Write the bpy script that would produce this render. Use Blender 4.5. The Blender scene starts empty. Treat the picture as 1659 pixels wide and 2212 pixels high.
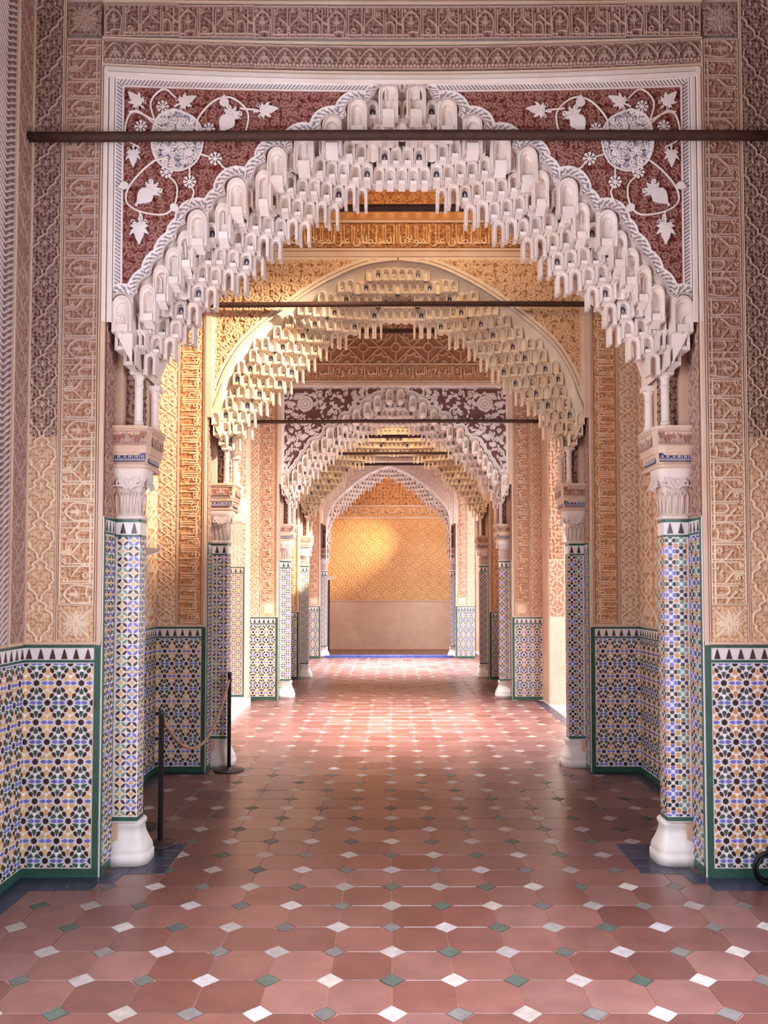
import bpy, math, random
import numpy as np
from math import sin, cos, pi, radians, hypot, atan2

random.seed(7); rng = np.random.default_rng(7)
S = bpy.context.scene
COL = S.collection

# ------------------------------------------------------------------ camera
CAMX, EYE = -0.0675, 1.55
FPX = 1770.0
cam = bpy.data.cameras.new('camera'); camo = bpy.data.objects.new('camera', cam); COL.objects.link(camo)
cam.sensor_fit = 'VERTICAL'; cam.sensor_height = 24.0; cam.lens = 24.0 * FPX / 2212
camo.location = (CAMX, 0, EYE)
camo.rotation_euler = (radians(90 + 2.2), 0, 0)
cam.shift_y = (166 - FPX * math.tan(radians(2.2))) / 2212
cam.shift_x = -13.5 / 2212
cam.clip_end = 200
S.camera = camo

# ------------------------------------------------------------------ world
S.view_settings.view_transform = 'Standard'
try: S.view_settings.look = 'None'
except Exception: pass
S.view_settings.gamma = 1.0
S.view_settings.use_curve_mapping = False
S.view_settings.exposure = 0.36
w = bpy.data.worlds.new('sky'); S.world = w; w.use_nodes = True
bg = w.node_tree.nodes['Background']
bg.inputs[0].default_value = (0.93, 0.97, 1.0, 1)
bg.inputs[1].default_value = 2.6

# ------------------------------------------------------------------ large lights
def area(name, loc, target, size, power, col, sy=None, spread=180):
    l = bpy.data.lights.new(name, 'AREA'); l.energy = power; l.color = col
    l.shape = 'RECTANGLE'; l.size = size; l.size_y = sy or size; l.spread = radians(spread)
    o = bpy.data.objects.new(name, l); COL.objects.link(o); o.location = loc
    from mathutils import Vector
    o.rotation_euler = (Vector(target) - Vector(loc)).to_track_quat('-Z', 'Y').to_euler()
    o['kind'] = 'helper'
    return o
def spot(name, loc, target, power, col, deg, blend=0.4, rad=0.05):
    l = bpy.data.lights.new(name, 'SPOT'); l.energy = power; l.color = col
    l.spot_size = radians(deg); l.spot_blend = blend; l.shadow_soft_size = rad
    o = bpy.data.objects.new(name, l); COL.objects.link(o); o.location = loc
    from mathutils import Vector
    o.rotation_euler = (Vector(target) - Vector(loc)).to_track_quat('-Z', 'Y').to_euler()
    o['kind'] = 'helper'
    return o
COOL = (0.84, 0.87, 1.0); WARM = (1.0, 0.72, 0.42); SOFT = (1.0, 0.93, 0.86)
# daylight of the near bay: side arcades left and right of the photographer, domed lantern above
area('daylight_left_arcade', (-1.98, 2.2, 2.6), (1.6, 4.0, 2.7), 2.0, 88, COOL, 2.6)
area('daylight_right_arcade', (2.0, 2.3, 1.6), (-1.0, 2.6, 0.5), 2.0, 60, COOL, 2.4)
area('daylight_lantern', (0.3, 1.8, 5.8), (0.3, 1.9, 0), 1.6, 92, (0.82, 0.88, 1.0), 1.6, spread=58)
# warm sun bounce high in the passage between the first two arches
spot('sunbeam_on_left_pier', (1.75, 5.35, 5.3), (-1.85, 7.0, 3.0), 2300, (1.0, 0.83, 0.60), 27, 0.8, 0.10)
area('warm_bounce_passage', (0.3, 5.5, 5.3), (0, 7.2, 4.2), 1.6, 9, (1.0, 0.74, 0.46), 0.6, spread=100)
# daylight of the second bay, from the court on the right and the room on the left
area('daylight_second_bay_right', (3.9, 8.7, 2.9), (-1.4, 10.2, 1.5), 2.4, 120, SOFT, 2.4, spread=58)
area('daylight_second_bay_left', (-2.7, 9.2, 2.4), (1.5, 10.5, 2.2), 2.2, 20, (1.0, 0.86, 0.7), 2.6)
area('lantern_second_bay', (0, 9.6, 5.8), (0, 9.6, 0), 2.0, 215, (1.0, 0.96, 0.95), 2.0, spread=50)
area('warm_bounce_far_passage', (0, 12.6, 5.3), (0, 14.3, 3.6), 1.6, 20, (1.0, 0.74, 0.46), 0.6, spread=100)
# third bay and end bay
area('daylight_third_bay_right', (3.6, 16.0, 2.6), (-1.4, 16.9, 1.2), 2.8, 75, (1.0, 0.97, 1.0), 2.8, spread=110)
area('lantern_third_bay', (0, 16.5, 5.8), (0, 16.6, 0), 2.0, 390, (0.86, 0.91, 1.0), 2.0, spread=50)
area('daylight_third_bay_left', (-2.6, 16.2, 2.2), (1.5, 17.2, 2.2), 2.2, 45, (1.0, 0.95, 0.9), 2.6)
spot('sunbeam_on_end_wall', (1.9, 19.4, 3.6), (-1.35, 21.1, 2.45), 900, (1.0, 0.74, 0.42), 34, 1.0, 0.03)
spot('sunbeam_on_fourth_pier', (1.6, 12.5, 4.4), (-1.7, 14.1, 2.15), 4500, (1.0, 0.82, 0.55), 15, 0.3, 0.04)
area('warm_bounce_end_bay', (0.2, 19.6, 4.6), (0, 21.1, 1.2), 1.2, 27, (1.0, 0.72, 0.50), 0.8)

# ------------------------------------------------------------------ materials
def lin(r, g, b):
    f = lambda c: (c / 255 / 12.92) if c / 255 <= 0.04045 else ((c / 255 + 0.055) / 1.055) ** 2.4
    return (f(r), f(g), f(b))
def material(name, base=None, rough=0.85, vary=0.12, scale=18, bump=0.0, bscale=60, obj_rand=0.0, spec=0.4, stain=None, stain_scale=1.3, stain_amt=0.5, coat=0.0):
    m = bpy.data.materials.new(name); m.use_nodes = True
    nt = m.node_tree; N = nt.nodes; L = nt.links; bs = N['Principled BSDF']
    bs.inputs['Roughness'].default_value = rough
    bs.inputs['Specular IOR Level'].default_value = spec
    if coat: bs.inputs['Coat Weight'].default_value = coat; bs.inputs['Coat Roughness'].default_value = 0.15
    tc = N.new('ShaderNodeTexCoord'); geo = N.new('ShaderNodeNewGeometry')
    if base is None:
        at = N.new('ShaderNodeAttribute'); at.attribute_name = 'Col'; src = at.outputs['Color']
    else:
        rgb = N.new('ShaderNodeRGB'); rgb.outputs[0].default_value = (*base, 1); src = rgb.outputs[0]
    if stain is not None:
        n2 = N.new('ShaderNodeTexNoise'); n2.inputs['Scale'].default_value = stain_scale; n2.inputs['Detail'].default_value = 5
        L.new(geo.outputs['Position'], n2.inputs['Vector'])
        cr = N.new('ShaderNodeValToRGB'); cr.color_ramp.elements[0].position = 0.42; cr.color_ramp.elements[1].position = 0.68
        cr.color_ramp.elements[0].color = (0, 0, 0, 1); cr.color_ramp.elements[1].color = (stain_amt,) * 3 + (1,)
        L.new(n2.outputs['Fac'], cr.inputs[0])
        mx = N.new('ShaderNodeMix'); mx.data_type = 'RGBA'; mx.blend_type = 'MULTIPLY'
        mx.inputs[7].default_value = (*stain, 1)
        L.new(cr.outputs[0], mx.inputs[0]); L.new(src, mx.inputs[6]); src = mx.outputs[2]
    n = N.new('ShaderNodeTexNoise'); n.inputs['Scale'].default_value = scale; n.inputs['Detail'].default_value = 4
    L.new(geo.outputs['Position'], n.inputs['Vector'])
    hs = N.new('ShaderNodeHueSaturation')
    mr = N.new('ShaderNodeMapRange'); mr.inputs['From Min'].default_value = 0.25; mr.inputs['From Max'].default_value = 0.75
    mr.inputs['To Min'].default_value = 1 - vary; mr.inputs['To Max'].default_value = 1 + vary
    L.new(n.outputs['Fac'], mr.inputs['Value'])
    val = mr.outputs[0]
    if obj_rand:
        oi = N.new('ShaderNodeObjectInfo'); m2 = N.new('ShaderNodeMapRange')
        m2.inputs['To Min'].default_value = 1 - obj_rand; m2.inputs['To Max'].default_value = 1 + obj_rand
        L.new(oi.outputs['Random'], m2.inputs['Value'])
        mm = N.new('ShaderNodeMath'); mm.operation = 'MULTIPLY'; L.new(val, mm.inputs[0]); L.new(m2.outputs[0], mm.inputs[1]); val = mm.outputs[0]
    L.new(val, hs.inputs['Value']); L.new(src, hs.inputs['Color']); L.new(hs.outputs[0], bs.inputs['Base Color'])
    if bump:
        nb = N.new('ShaderNodeTexNoise'); nb.inputs['Scale'].default_value = bscale; nb.inputs['Detail'].default_value = 6
        L.new(geo.outputs['Position'], nb.inputs['Vector'])
        bp = N.new('ShaderNodeBump'); bp.inputs['Strength'].default_value = bump; bp.inputs['Distance'].default_value = 0.004
        L.new(nb.outputs['Fac'], bp.inputs['Height']); L.new(bp.outputs[0], bs.inputs['Normal'])
    return m
M = {}
M['stucco'] = material('carved_stucco', None, 0.9, 0.10, 9, 0.25, 160, 0.03, 0.2, stain=(0.82, 0.66, 0.55), stain_scale=1.1)
M['near'] = material('carved_stucco_old_dimmed', None, 0.9, 0.10, 9, 0.25, 160, 0.03, 0.2, stain=(0.82, 0.66, 0.55), stain_scale=1.1)
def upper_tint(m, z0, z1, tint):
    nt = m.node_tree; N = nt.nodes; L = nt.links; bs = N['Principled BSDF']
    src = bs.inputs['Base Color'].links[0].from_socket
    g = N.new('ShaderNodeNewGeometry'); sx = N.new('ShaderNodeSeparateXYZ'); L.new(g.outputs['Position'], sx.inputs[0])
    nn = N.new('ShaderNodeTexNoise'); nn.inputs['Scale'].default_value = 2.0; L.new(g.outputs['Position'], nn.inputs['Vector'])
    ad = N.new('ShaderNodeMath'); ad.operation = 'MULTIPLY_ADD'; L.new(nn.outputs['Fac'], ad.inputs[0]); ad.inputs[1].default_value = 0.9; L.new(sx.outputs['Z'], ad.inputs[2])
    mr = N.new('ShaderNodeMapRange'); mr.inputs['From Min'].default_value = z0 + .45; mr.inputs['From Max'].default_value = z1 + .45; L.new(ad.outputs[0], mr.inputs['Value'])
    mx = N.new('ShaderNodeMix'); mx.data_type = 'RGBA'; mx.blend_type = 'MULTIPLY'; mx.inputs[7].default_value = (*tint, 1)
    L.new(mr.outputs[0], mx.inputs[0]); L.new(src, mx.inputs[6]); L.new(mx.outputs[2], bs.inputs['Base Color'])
upper_tint(M['near'], 1.8, 3.0, (0.57, 0.51, 0.58))  # greyer upper stucco: older plaster, plus the dimmer light up there put into the colour
M['plaster'] = material('plain_plaster', lin(212, 182, 162), 0.92, 0.08, 5, 0.2, 60, 0, 0.2, stain=(0.78, 0.6, 0.48), stain_scale=0.9)
M['white'] = material('white_plaster', lin(226, 212, 206), 0.85, 0.07, 12, 0.3, 90, 0.05, 0.25, stain=(0.86, 0.72, 0.62), stain_scale=3.0)
M['warmwhite'] = material('ivory_plaster', lin(230, 214, 194), 0.88, 0.08, 12, 0.3, 90, 0.04, 0.25, stain=(0.85, 0.68, 0.5), stain_scale=2.5)
M['mould'] = material('moulding_plaster', lin(214, 188, 170), 0.88, 0.07, 6, 0.2, 50, 0, 0.2, stain=(0.86, 0.66, 0.52), stain_scale=2.2)
M['glaze'] = material('glazed_tile', None, 0.22, 0.05, 30, 0.05, 40, 0.16, 0.5)
M['glazeground'] = material('white_glazed_ground', lin(226, 219, 220), 0.35, 0.05, 20, 0.08, 60, 0.0, 0.5)
M['green'] = material('green_glaze', lin(52, 88, 76), 0.25, 0.2, 14, 0.1, 40, 0.12, 0.5)
M['terra'] = material('terracotta', None, 0.33, 0.18, 7, 0.12, 50, 0.12, 0.7, stain=(0.92, 0.72, 0.66), stain_scale=2.0, coat=0.10)
M['stone'] = material('inset_stone', None, 0.5, 0.2, 26, 0.35, 70, 0.14, 0.4)
M['grout'] = material('floor_mortar', lin(168, 112, 96), 0.85, 0.2, 30, 0.1, 60)
M['marble'] = material('white_marble', lin(228, 222, 222), 0.45, 0.10, 7, 0.12, 30, 0.03, 0.45, stain=(0.8, 0.7, 0.62), stain_scale=4.0)
M['vault'] = material('vault_wood', lin(112, 90, 78), 0.8, 0.2, 6)
M['wood'] = material('dark_wood', lin(64, 38, 30), 0.7, 0.3, 20, 0.4, 60)
M['navy'] = material('navy_glaze', lin(44, 46, 66), 0.3, 0.25, 12, 0.15, 40, 0.2, 0.5)
M['blueglaze'] = material('blue_glaze', lin(70, 84, 150), 0.3, 0.15, 12, 0.1, 40, 0.1, 0.5)
M['iron'] = material('dark_iron', lin(52, 44, 46), 0.45, 0.1, 12, 0.05, 40)
M['rope'] = material('tan_rope', lin(176, 140, 120), 0.9, 0.15, 60, 0.5, 200)
M['rubber'] = material('black_rubber', lin(20, 20, 23), 0.4, 0.1, 12, 0.0, 40)
M['panel'] = material('white_board', lin(246, 242, 244), 0.4, 0.02, 12, 0.0, 40)
M['paintblue'] = material('painted_niche', None, 0.8, 0.12, 40, 0.1, 60, 0.05, 0.2)

# ------------------------------------------------------------------ mesh helpers
def mk_mesh(name, V, F, mats, smooth=False, cols=None, mi=None):
    me = bpy.data.meshes.new(name)
    me.from_pydata([tuple(v) for v in V], [], [tuple(f) for f in F])
    if not isinstance(mats, (list, tuple)): mats = [mats]
    for m in mats: me.materials.append(m)
    if mi is not None: me.polygons.foreach_set('material_index', mi)
    if cols is not None:
        a = me.color_attributes.new('Col', 'FLOAT_COLOR', 'POINT')
        c = np.ones((len(V), 4), np.float32); c[:, :3] = cols
        a.data.foreach_set('color', c.ravel())
    if smooth: me.polygons.foreach_set('use_smooth', [True] * len(me.polygons))
    me.update()
    return me
def ob(name, me, parent=None, loc=(0, 0, 0), rot=(0, 0, 0), scale=None):
    o = bpy.data.objects.new(name, me); COL.objects.link(o)
    o.location = loc; o.rotation_euler = rot
    if scale: o.scale = scale
    if parent is not None: o.parent = parent
    return o
def thing(name, label, cat, loc=(0, 0, 0), group=None, kind=None):
    o = bpy.data.objects.new(name, None); COL.objects.link(o); o.location = loc
    o.empty_display_size = 0.1
    if label: o['label'] = label
    if cat: o['category'] = cat
    if group: o['group'] = group
    o['kind'] = kind or 'thing'
    return o
def tag(o, label, cat, group=None):
    o['label'] = label; o['category'] = cat
    if group: o['group'] = group
    return o
class MB:
    def __init__(s): s.V = []; s.F = []; s.mi = []; s.C = []; s.col = (1, 1, 1); s.m = 0
    def add(s, V, F):
        b = len(s.V); s.V += [tuple(v) for v in V]; s.F += [tuple(i + b for i in f) for f in F]
        s.mi += [s.m] * len(F); s.C += [s.col] * len(V)
    def box(s, x0, x1, y0, y1, z0, z1):
        V = [(x0, y0, z0), (x1, y0, z0), (x1, y1, z0), (x0, y1, z0), (x0, y0, z1), (x1, y0, z1), (x1, y1, z1), (x0, y1, z1)]
        s.add(V, [(0, 1, 5, 4), (1, 2, 6, 5), (2, 3, 7, 6), (3, 0, 4, 7), (4, 5, 6, 7), (0, 3, 2, 1)])
    def bbox(s, x0, x1, y0, y1, z0, z1, b=0.004):
        """box with chamfered front (toward -Y) edges"""
        V = [(x0, y1, z0), (x1, y1, z0), (x1, y1, z1), (x0, y1, z1),
             (x0, y0 + b, z0), (x1, y0 + b, z0), (x1, y0 + b, z1), (x0, y0 + b, z1),
             (x0 + b, y0, z0 + b), (x1 - b, y0, z0 + b), (x1 - b, y0, z1 - b), (x0 + b, y0, z1 - b)]
        s.add(V, [(8, 9, 10, 11), (4, 5, 9, 8), (5, 6, 10, 9), (6, 7, 11, 10), (7, 4, 8, 11), (0, 1, 5, 4), (1, 2, 6, 5), (2, 3, 7, 6), (3, 0, 4, 7), (3, 2, 1, 0)])
    def tube(s, pts, r, n=8, cap=True):
        from mathutils import Vector
        P = [Vector(p) for p in pts]; V = []; F = []
        R = r if isinstance(r, (list, tuple)) else [r] * len(P)
        up = None
        for i, p in enumerate(P):
            d = (P[min(i + 1, len(P) - 1)] - P[max(i - 1, 0)]).normalized()
            a = d.orthogonal().normalized() if up is None else (up - d * up.dot(d)).normalized()
            up = a; b = d.cross(a)
            for k in range(n):
                t = 2 * pi * k / n; V.append(p + (a * cos(t) + b * sin(t)) * R[i])
        for i in range(len(P) - 1):
            for k in range(n):
                k2 = (k + 1) % n; F.append((i * n + k, i * n + k2, (i + 1) * n + k2, (i + 1) * n + k))
        if cap: F.append(tuple(range(n))[::-1]); F.append(tuple((len(P) - 1) * n + k for k in range(n)))
        s.add(V, F)
    def lathe(s, prof, c=(0, 0), n=24):
        V = []; F = []
        for r, z in prof:
            for k in range(n): V.append((c[0] + r * cos(2 * pi * k / n), c[1] + r * sin(2 * pi * k / n), z))
        for i in range(len(prof) - 1):
            for k in range(n):
                k2 = (k + 1) % n; F.append((i * n + k, i * n + k2, (i + 1) * n + k2, (i + 1) * n + k))
        F.append(tuple(range(n))[::-1]); F.append(tuple((len(prof) - 1) * n + k for k in range(n)))
        s.add(V, F)
    def rloft(s, x0, x1, y0, y1, prof, r=0.015, seg=3):
        """rounded rectangle footprint lofted through (offset, z)"""
        V = []; F = []; n = 4 * (seg + 1)
        for off, z in prof:
            rr = max(r + off * 0.8, 0.003)
            X0, X1, Y0, Y1 = x0 - off, x1 + off, y0 - off, y1 + off
            for cx, cy, a0 in ((X1 - rr, Y1 - rr, 0), (X0 + rr, Y1 - rr, 90), (X0 + rr, Y0 + rr, 180), (X1 - rr, Y0 + rr, 270)):
                for k in range(seg + 1):
                    a = radians(a0 + 90 * k / seg); V.append((cx + rr * cos(a), cy + rr * sin(a), z))
        for i in range(len(prof) - 1):
            for k in range(n):
                k2 = (k + 1) % n; F.append((i * n + k, i * n + k2, (i + 1) * n + k2, (i + 1) * n + k))
        F.append(tuple(range(n))[::-1]); F.append(tuple((len(prof) - 1) * n + k for k in range(n)))
        s.add(V, F)
    def prism(s, poly, y0, y1):
        """poly in (x,z), extruded from y1 (back) to y0 (front, toward -Y)"""
        n = len(poly)
        ar = sum(poly[i][0] * poly[(i + 1) % n][1] - poly[(i + 1) % n][0] * poly[i][1] for i in range(n))
        if ar < 0: poly = poly[::-1]
        V = [(x, y0, z) for x, z in poly] + [(x, y1, z) for x, z in poly]
        F = [tuple(range(n))] + [(i, i + n, (i + 1) % n + n, (i + 1) % n) for i in range(n)]
        s.add(V, F)
    def mesh(s, name, mats, smooth=False, cols=False):
        return mk_mesh(name, s.V, s.F, mats, smooth, np.array(s.C, np.float32) if cols else None, s.mi)
    def obj(s, name, mats, parent=None, loc=(0, 0, 0), smooth=False, cols=False, rot=(0, 0, 0)):
        return ob(name, s.mesh(name, mats, smooth, cols), parent, loc, rot)
CACHE = {}
def cached(key, fn):
    if key not in CACHE: CACHE[key] = fn()
    return CACHE[key]

# ------------------------------------------------------------------ height-field reliefs (carved stucco)
G_LOW = np.array(lin(196, 146, 112)); G_RED = np.array(lin(104, 54, 48)); G_BLUE = np.array(lin(44, 40, 58)); G_DEEP = np.array(lin(122, 84, 78))
T_LOW = np.array(lin(238, 216, 192)); T_UP = np.array(lin(184, 156, 146)); T_WHITE = np.array(lin(226, 214, 214)); G_OCH = np.array(lin(170, 112, 72))
T_RED = np.array(lin(176, 128, 118))
class HF:
    def __init__(s, w, h, res, px=False, pz=False, depth=0.008):
        s.w, s.h, s.res, s.px, s.pz, s.depth = w, h, res, px, pz, depth
        s.nx = max(2, int(round(w / res)) + 1); s.nz = max(2, int(round(h / res)) + 1)
        s.x = np.linspace(0, w, s.nx); s.z = np.linspace(0, h, s.nz)
        s.X, s.Z = np.meshgrid(s.x, s.z)
        s.H = np.zeros_like(s.X); s.hold = None
    def _shifts(s):
        for a in ((-1, 0, 1) if s.px else (0,)):
            for b in ((-1, 0, 1) if s.pz else (0,)): yield a * s.w, b * s.h
    def _apply(s, x0, x1, z0, z1, fn, mode='max'):
        for dx, dz in s._shifts():
            i0 = np.searchsorted(s.x, x0 + dx); i1 = np.searchsorted(s.x, x1 + dx, 'right')
            j0 = np.searchsorted(s.z, z0 + dz); j1 = np.searchsorted(s.z, z1 + dz, 'right')
            if i1 <= i0 or j1 <= j0: continue
            v = fn(s.X[j0:j1, i0:i1] - dx, s.Z[j0:j1, i0:i1] - dz)
            T = s.H[j0:j1, i0:i1]
            if mode == 'max': np.maximum(T, v, out=T)
            else: np.minimum(T, v, out=T)
    def stroke(s, pts, wd, h=1.0, edge=None, mode='max'):
        P = np.array(pts, float); e = edge or max(s.res * 1.0, wd * 0.22); r = wd / 2 + e
        def fn(X, Z):
            d = np.full(X.shape, 9.0)
            for (ax, az), (bx, bz) in zip(P[:-1], P[1:]):
                vx, vz = bx - ax, bz - az; L = vx * vx + vz * vz + 1e-12
                t = np.clip(((X - ax) * vx + (Z - az) * vz) / L, 0, 1)
                d = np.minimum(d, np.hypot(X - ax - t * vx, Z - az - t * vz))
            v = np.clip((wd / 2 - d) / e + 0.7, 0, 1)
            return h * v if mode == 'max' else 1 - (1 - h) * v
        s._apply(P[:, 0].min() - r, P[:, 0].max() + r, P[:, 1].min() - r, P[:, 1].max() + r, fn, mode)
    def disc(s, x, z, r, h=1.0, mode='max', r2=0):
        e = s.res
        def fn(X, Z):
            d = np.hypot(X - x, Z - z); v = np.clip((r - d) / e + 0.5, 0, 1)
            if r2: v = np.minimum(v, np.clip((d - r2) / e + 0.5, 0, 1))
            return h * v if mode == 'max' else 1 - (1 - h) * v
        s._apply(x - r - e, x + r + e, z - r - e, z + r + e, fn, mode)
    def leaf(s, x, z, ang, L, W, h=1.0, vein=True):
        c, si = cos(ang), sin(ang); e = s.res
        def fn(X, Z):
            u = ((X - x) * c + (Z - z) * si) / L; v = np.abs(-(X - x) * si + (Z - z) * c)
            uu = np.clip(u, 0, 1); hw = W * np.sin(pi * uu ** 0.75) ** 0.9 / 2 * (1 - 0.15 * uu)
            m = np.clip((hw - v) / e + 0.4, 0, 1) * ((u > 0) & (u < 1))
            if vein: m = m * (1 - 0.35 * np.clip(1 - v / (s.res * 0.9), 0, 1))
            return h * m
        s._apply(x - L, x + L, z - L, z + L, fn)
    def spiral(s, x, z, r, a0, turns, wd, h=1.0, dirn=1, eye=True, r_in=0.18):
        n = max(6, int(10 * abs(turns)))
        pts = []
        for i in range(n + 1):
            t = i / n; rr = r * (1 - (1 - r_in) * t); a = a0 + dirn * 2 * pi * turns * t
            pts.append((x + rr * cos(a), z + rr * sin(a)))
        s.stroke(pts, wd, h)
        if eye: s.disc(pts[-1][0], pts[-1][1], wd * 0.85, h)
    def mirror_x(s): s.H = np.maximum(s.H, s.H[:, ::-1])
    def mirror_z(s): s.H = np.maximum(s.H, s.H[::-1, :])
    def scroll_fill(s, pitch, wd, h=0.7, seed=1, region=None, leafy=0.6):
        R = random.Random(seed); nx = max(1, round(s.w / pitch)); nz = max(1, round(s.h / pitch))
        px, pz = s.w / nx, s.h / nz
        for i in range(nx):
            for j in range(nz):
                x = (i + .5 + R.uniform(-.12, .12)) * px; z = (j + .5 + R.uniform(-.12, .12)) * pz
                if region and not region(x, z): continue
                d = R.choice((-1, 1)); a = R.uniform(0, 2 * pi)
                s.spiral(x, z, pitch * 0.46, a, 1.15, wd, h, d)
                for k in range(2):
                    b = a + d * (0.9 + 2.4 * k); q = pitch * 0.45
                    if R.random() < leafy: s.leaf(x + q * cos(b), z + q * sin(b), b + d * 0.9, pitch * 0.45, pitch * 0.24, h, False)
                    else: s.disc(x + q * cos(b) * 1.25, z + q * sin(b) * 1.25, wd * 0.9, h)
    def mesh(s, name, top, ground, mat=None, keep=None, warp=None, colf=None, rough=0.06, x0=0, z0=0, hscale=None):
        H = np.clip(s.H, 0, 1)
        if s.px: H[:, -1] = H[:, 0]
        if s.pz: H[-1, :] = H[0, :]
        X = s.X + x0; Z = s.Z + z0
        if warp is not None: Z = Z + warp(X, Z)
        V = np.stack([X, -H * s.depth, Z], -1).reshape(-1, 3)
        t = np.clip(H * 1.15, 0, 1)[..., None]
        C = ground * (1 - t) + top * t
        if colf is not None: C = colf(s, C, H)
        C = C.reshape(-1, 3)
        idx = np.arange(s.nx * s.nz).reshape(s.nz, s.nx)
        a = idx[:-1, :-1]; b = idx[:-1, 1:]; c = idx[1:, 1:]; d = idx[1:, :-1]
        F = np.stack([a, b, c, d], -1).reshape(-1, 4)
        if keep is not None:
            k = (keep[:-1, :-1] & keep[:-1, 1:] & keep[1:, 1:] & keep[1:, :-1]).ravel(); F = F[k]
            used = np.zeros(len(V), bool); used[F.ravel()] = True
            remap = np.cumsum(used) - 1; V = V[used]; C = C[used]; F = remap[F]
        me = bpy.data.meshes.new(name)
        me.vertices.add(len(V)); me.vertices.foreach_set('co', V.astype(np.float32).ravel())
        me.loops.add(len(F) * 4); me.loops.foreach_set('vertex_index', F.ravel().astype(np.int32))
        me.polygons.add(len(F)); me.polygons.foreach_set('loop_start', np.arange(0, len(F) * 4, 4, dtype=np.int32))
        try: me.polygons.foreach_set('loop_total', np.full(len(F), 4, np.int32))
        except Exception: pass
        me.update(calc_edges=True)
        me.polygons.foreach_set('use_smooth', np.ones(len(F), bool))
        at = me.color_attributes.new('Col', 'FLOAT_COLOR', 'POINT')
        cc = np.ones((len(V), 4), np.float32); cc[:, :3] = C; at.data.foreach_set('color', cc.ravel())
        me.materials.append(mat or M['stucco']); me.validate()
        return me

def q(P, s=1.0, ox=0.0, oz=0.0): return [(x * s + ox, z * s + oz) for x, z in P]
def curve(P, n=6):
    """Catmull-Rom through P"""
    out = []; P = [P[0]] + list(P) + [P[-1]]
    for i in range(1, len(P) - 2):
        p0, p1, p2, p3 = map(np.array, P[i - 1:i + 3])
        for k in range(n):
            t = k / n
            out.append(tuple(0.5 * ((2 * p1) + (-p0 + p2) * t + (2 * p0 - 5 * p1 + 4 * p2 - p3) * t * t + (-p0 + 3 * p1 - 3 * p2 + p3) * t ** 3)))
    out.append(tuple(P[-2])); return out

# --- the units ---
def u_lozenge(res, dense=False):
    w, h = 0.17, 0.229; f = HF(w, h, res, False, True); c = w / 2; k = w / 16
    o = [(0, 22), (-1.0, 21.3), (-3.4, 19.6), (-3.6, 18.3), (-2.9, 17.7), (-4.2, 16.4), (-6.2, 15.2), (-7.0, 13.2), (-6.9, 11.6), (-7.7, 10.9), (-6.4, 9.6), (-5.3, 8.2), (-5.4, 6.6), (-4.0, 5.4), (-2.2, 3.8), (-1.2, 2), (-1.2, .6), (0, 0)]
    sz = h / 22
    wd = 0.0095 if not dense else 0.0065
    for sx in (1, -1):
        f.stroke([(c + sx * a * k, b * sz) for a, b in curve(o, 3)], wd, 1.0)
        f.spiral(c + sx * -5.0 * k, 7.4 * sz, 0.008, 2 if sx > 0 else 1, 0.8, 0.004, 0.95, sx)
        # inside palmette
        f.spiral(c + sx * -2.3 * k, 13.2 * sz, 0.014, pi / 2, 1.1, 0.005, 0.75, sx)
        f.spiral(c + sx * -4.3 * k, 14.0 * sz, 0.010, pi / 2, .9, 0.004, 0.7, -sx)
        f.leaf(c, 11.0 * sz, pi / 2 + sx * 0.9, 0.03, 0.012, .75)
        f.leaf(c, 9.5 * sz, -pi / 2 + sx * 0.75, 0.032, 0.010, .7)
        f.leaf(c, 18 * sz, pi / 2 + sx * 2.2, 0.03, 0.010, .7)
        # side halves
        for zz in (3.2, 0.2, 18.6, 20.6):
            f.spiral(c + sx * -6.0 * k, zz * sz, 0.011, 0.6 * sx, 1.1, 0.0045, 0.7, sx)
        f.leaf(c + sx * -7.6 * k, 5.5 * sz, pi / 2, 0.03, 0.012, .7)
        f.leaf(c + sx * -3.0 * k, 1.0 * sz, pi / 2 + sx * 0.8, 0.024, 0.009, .7)
    f.leaf(c, 15.5 * sz, pi / 2, 0.045, 0.016, .85); f.leaf(c, 7.8 * sz, -pi / 2, 0.04, 0.014, .8)
    if dense:
        f.scroll_fill(0.020, 0.0038, 0.5, 3)
    else:
        f.scroll_fill(0.021, 0.0045, 0.42, 5)
    return f
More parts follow.
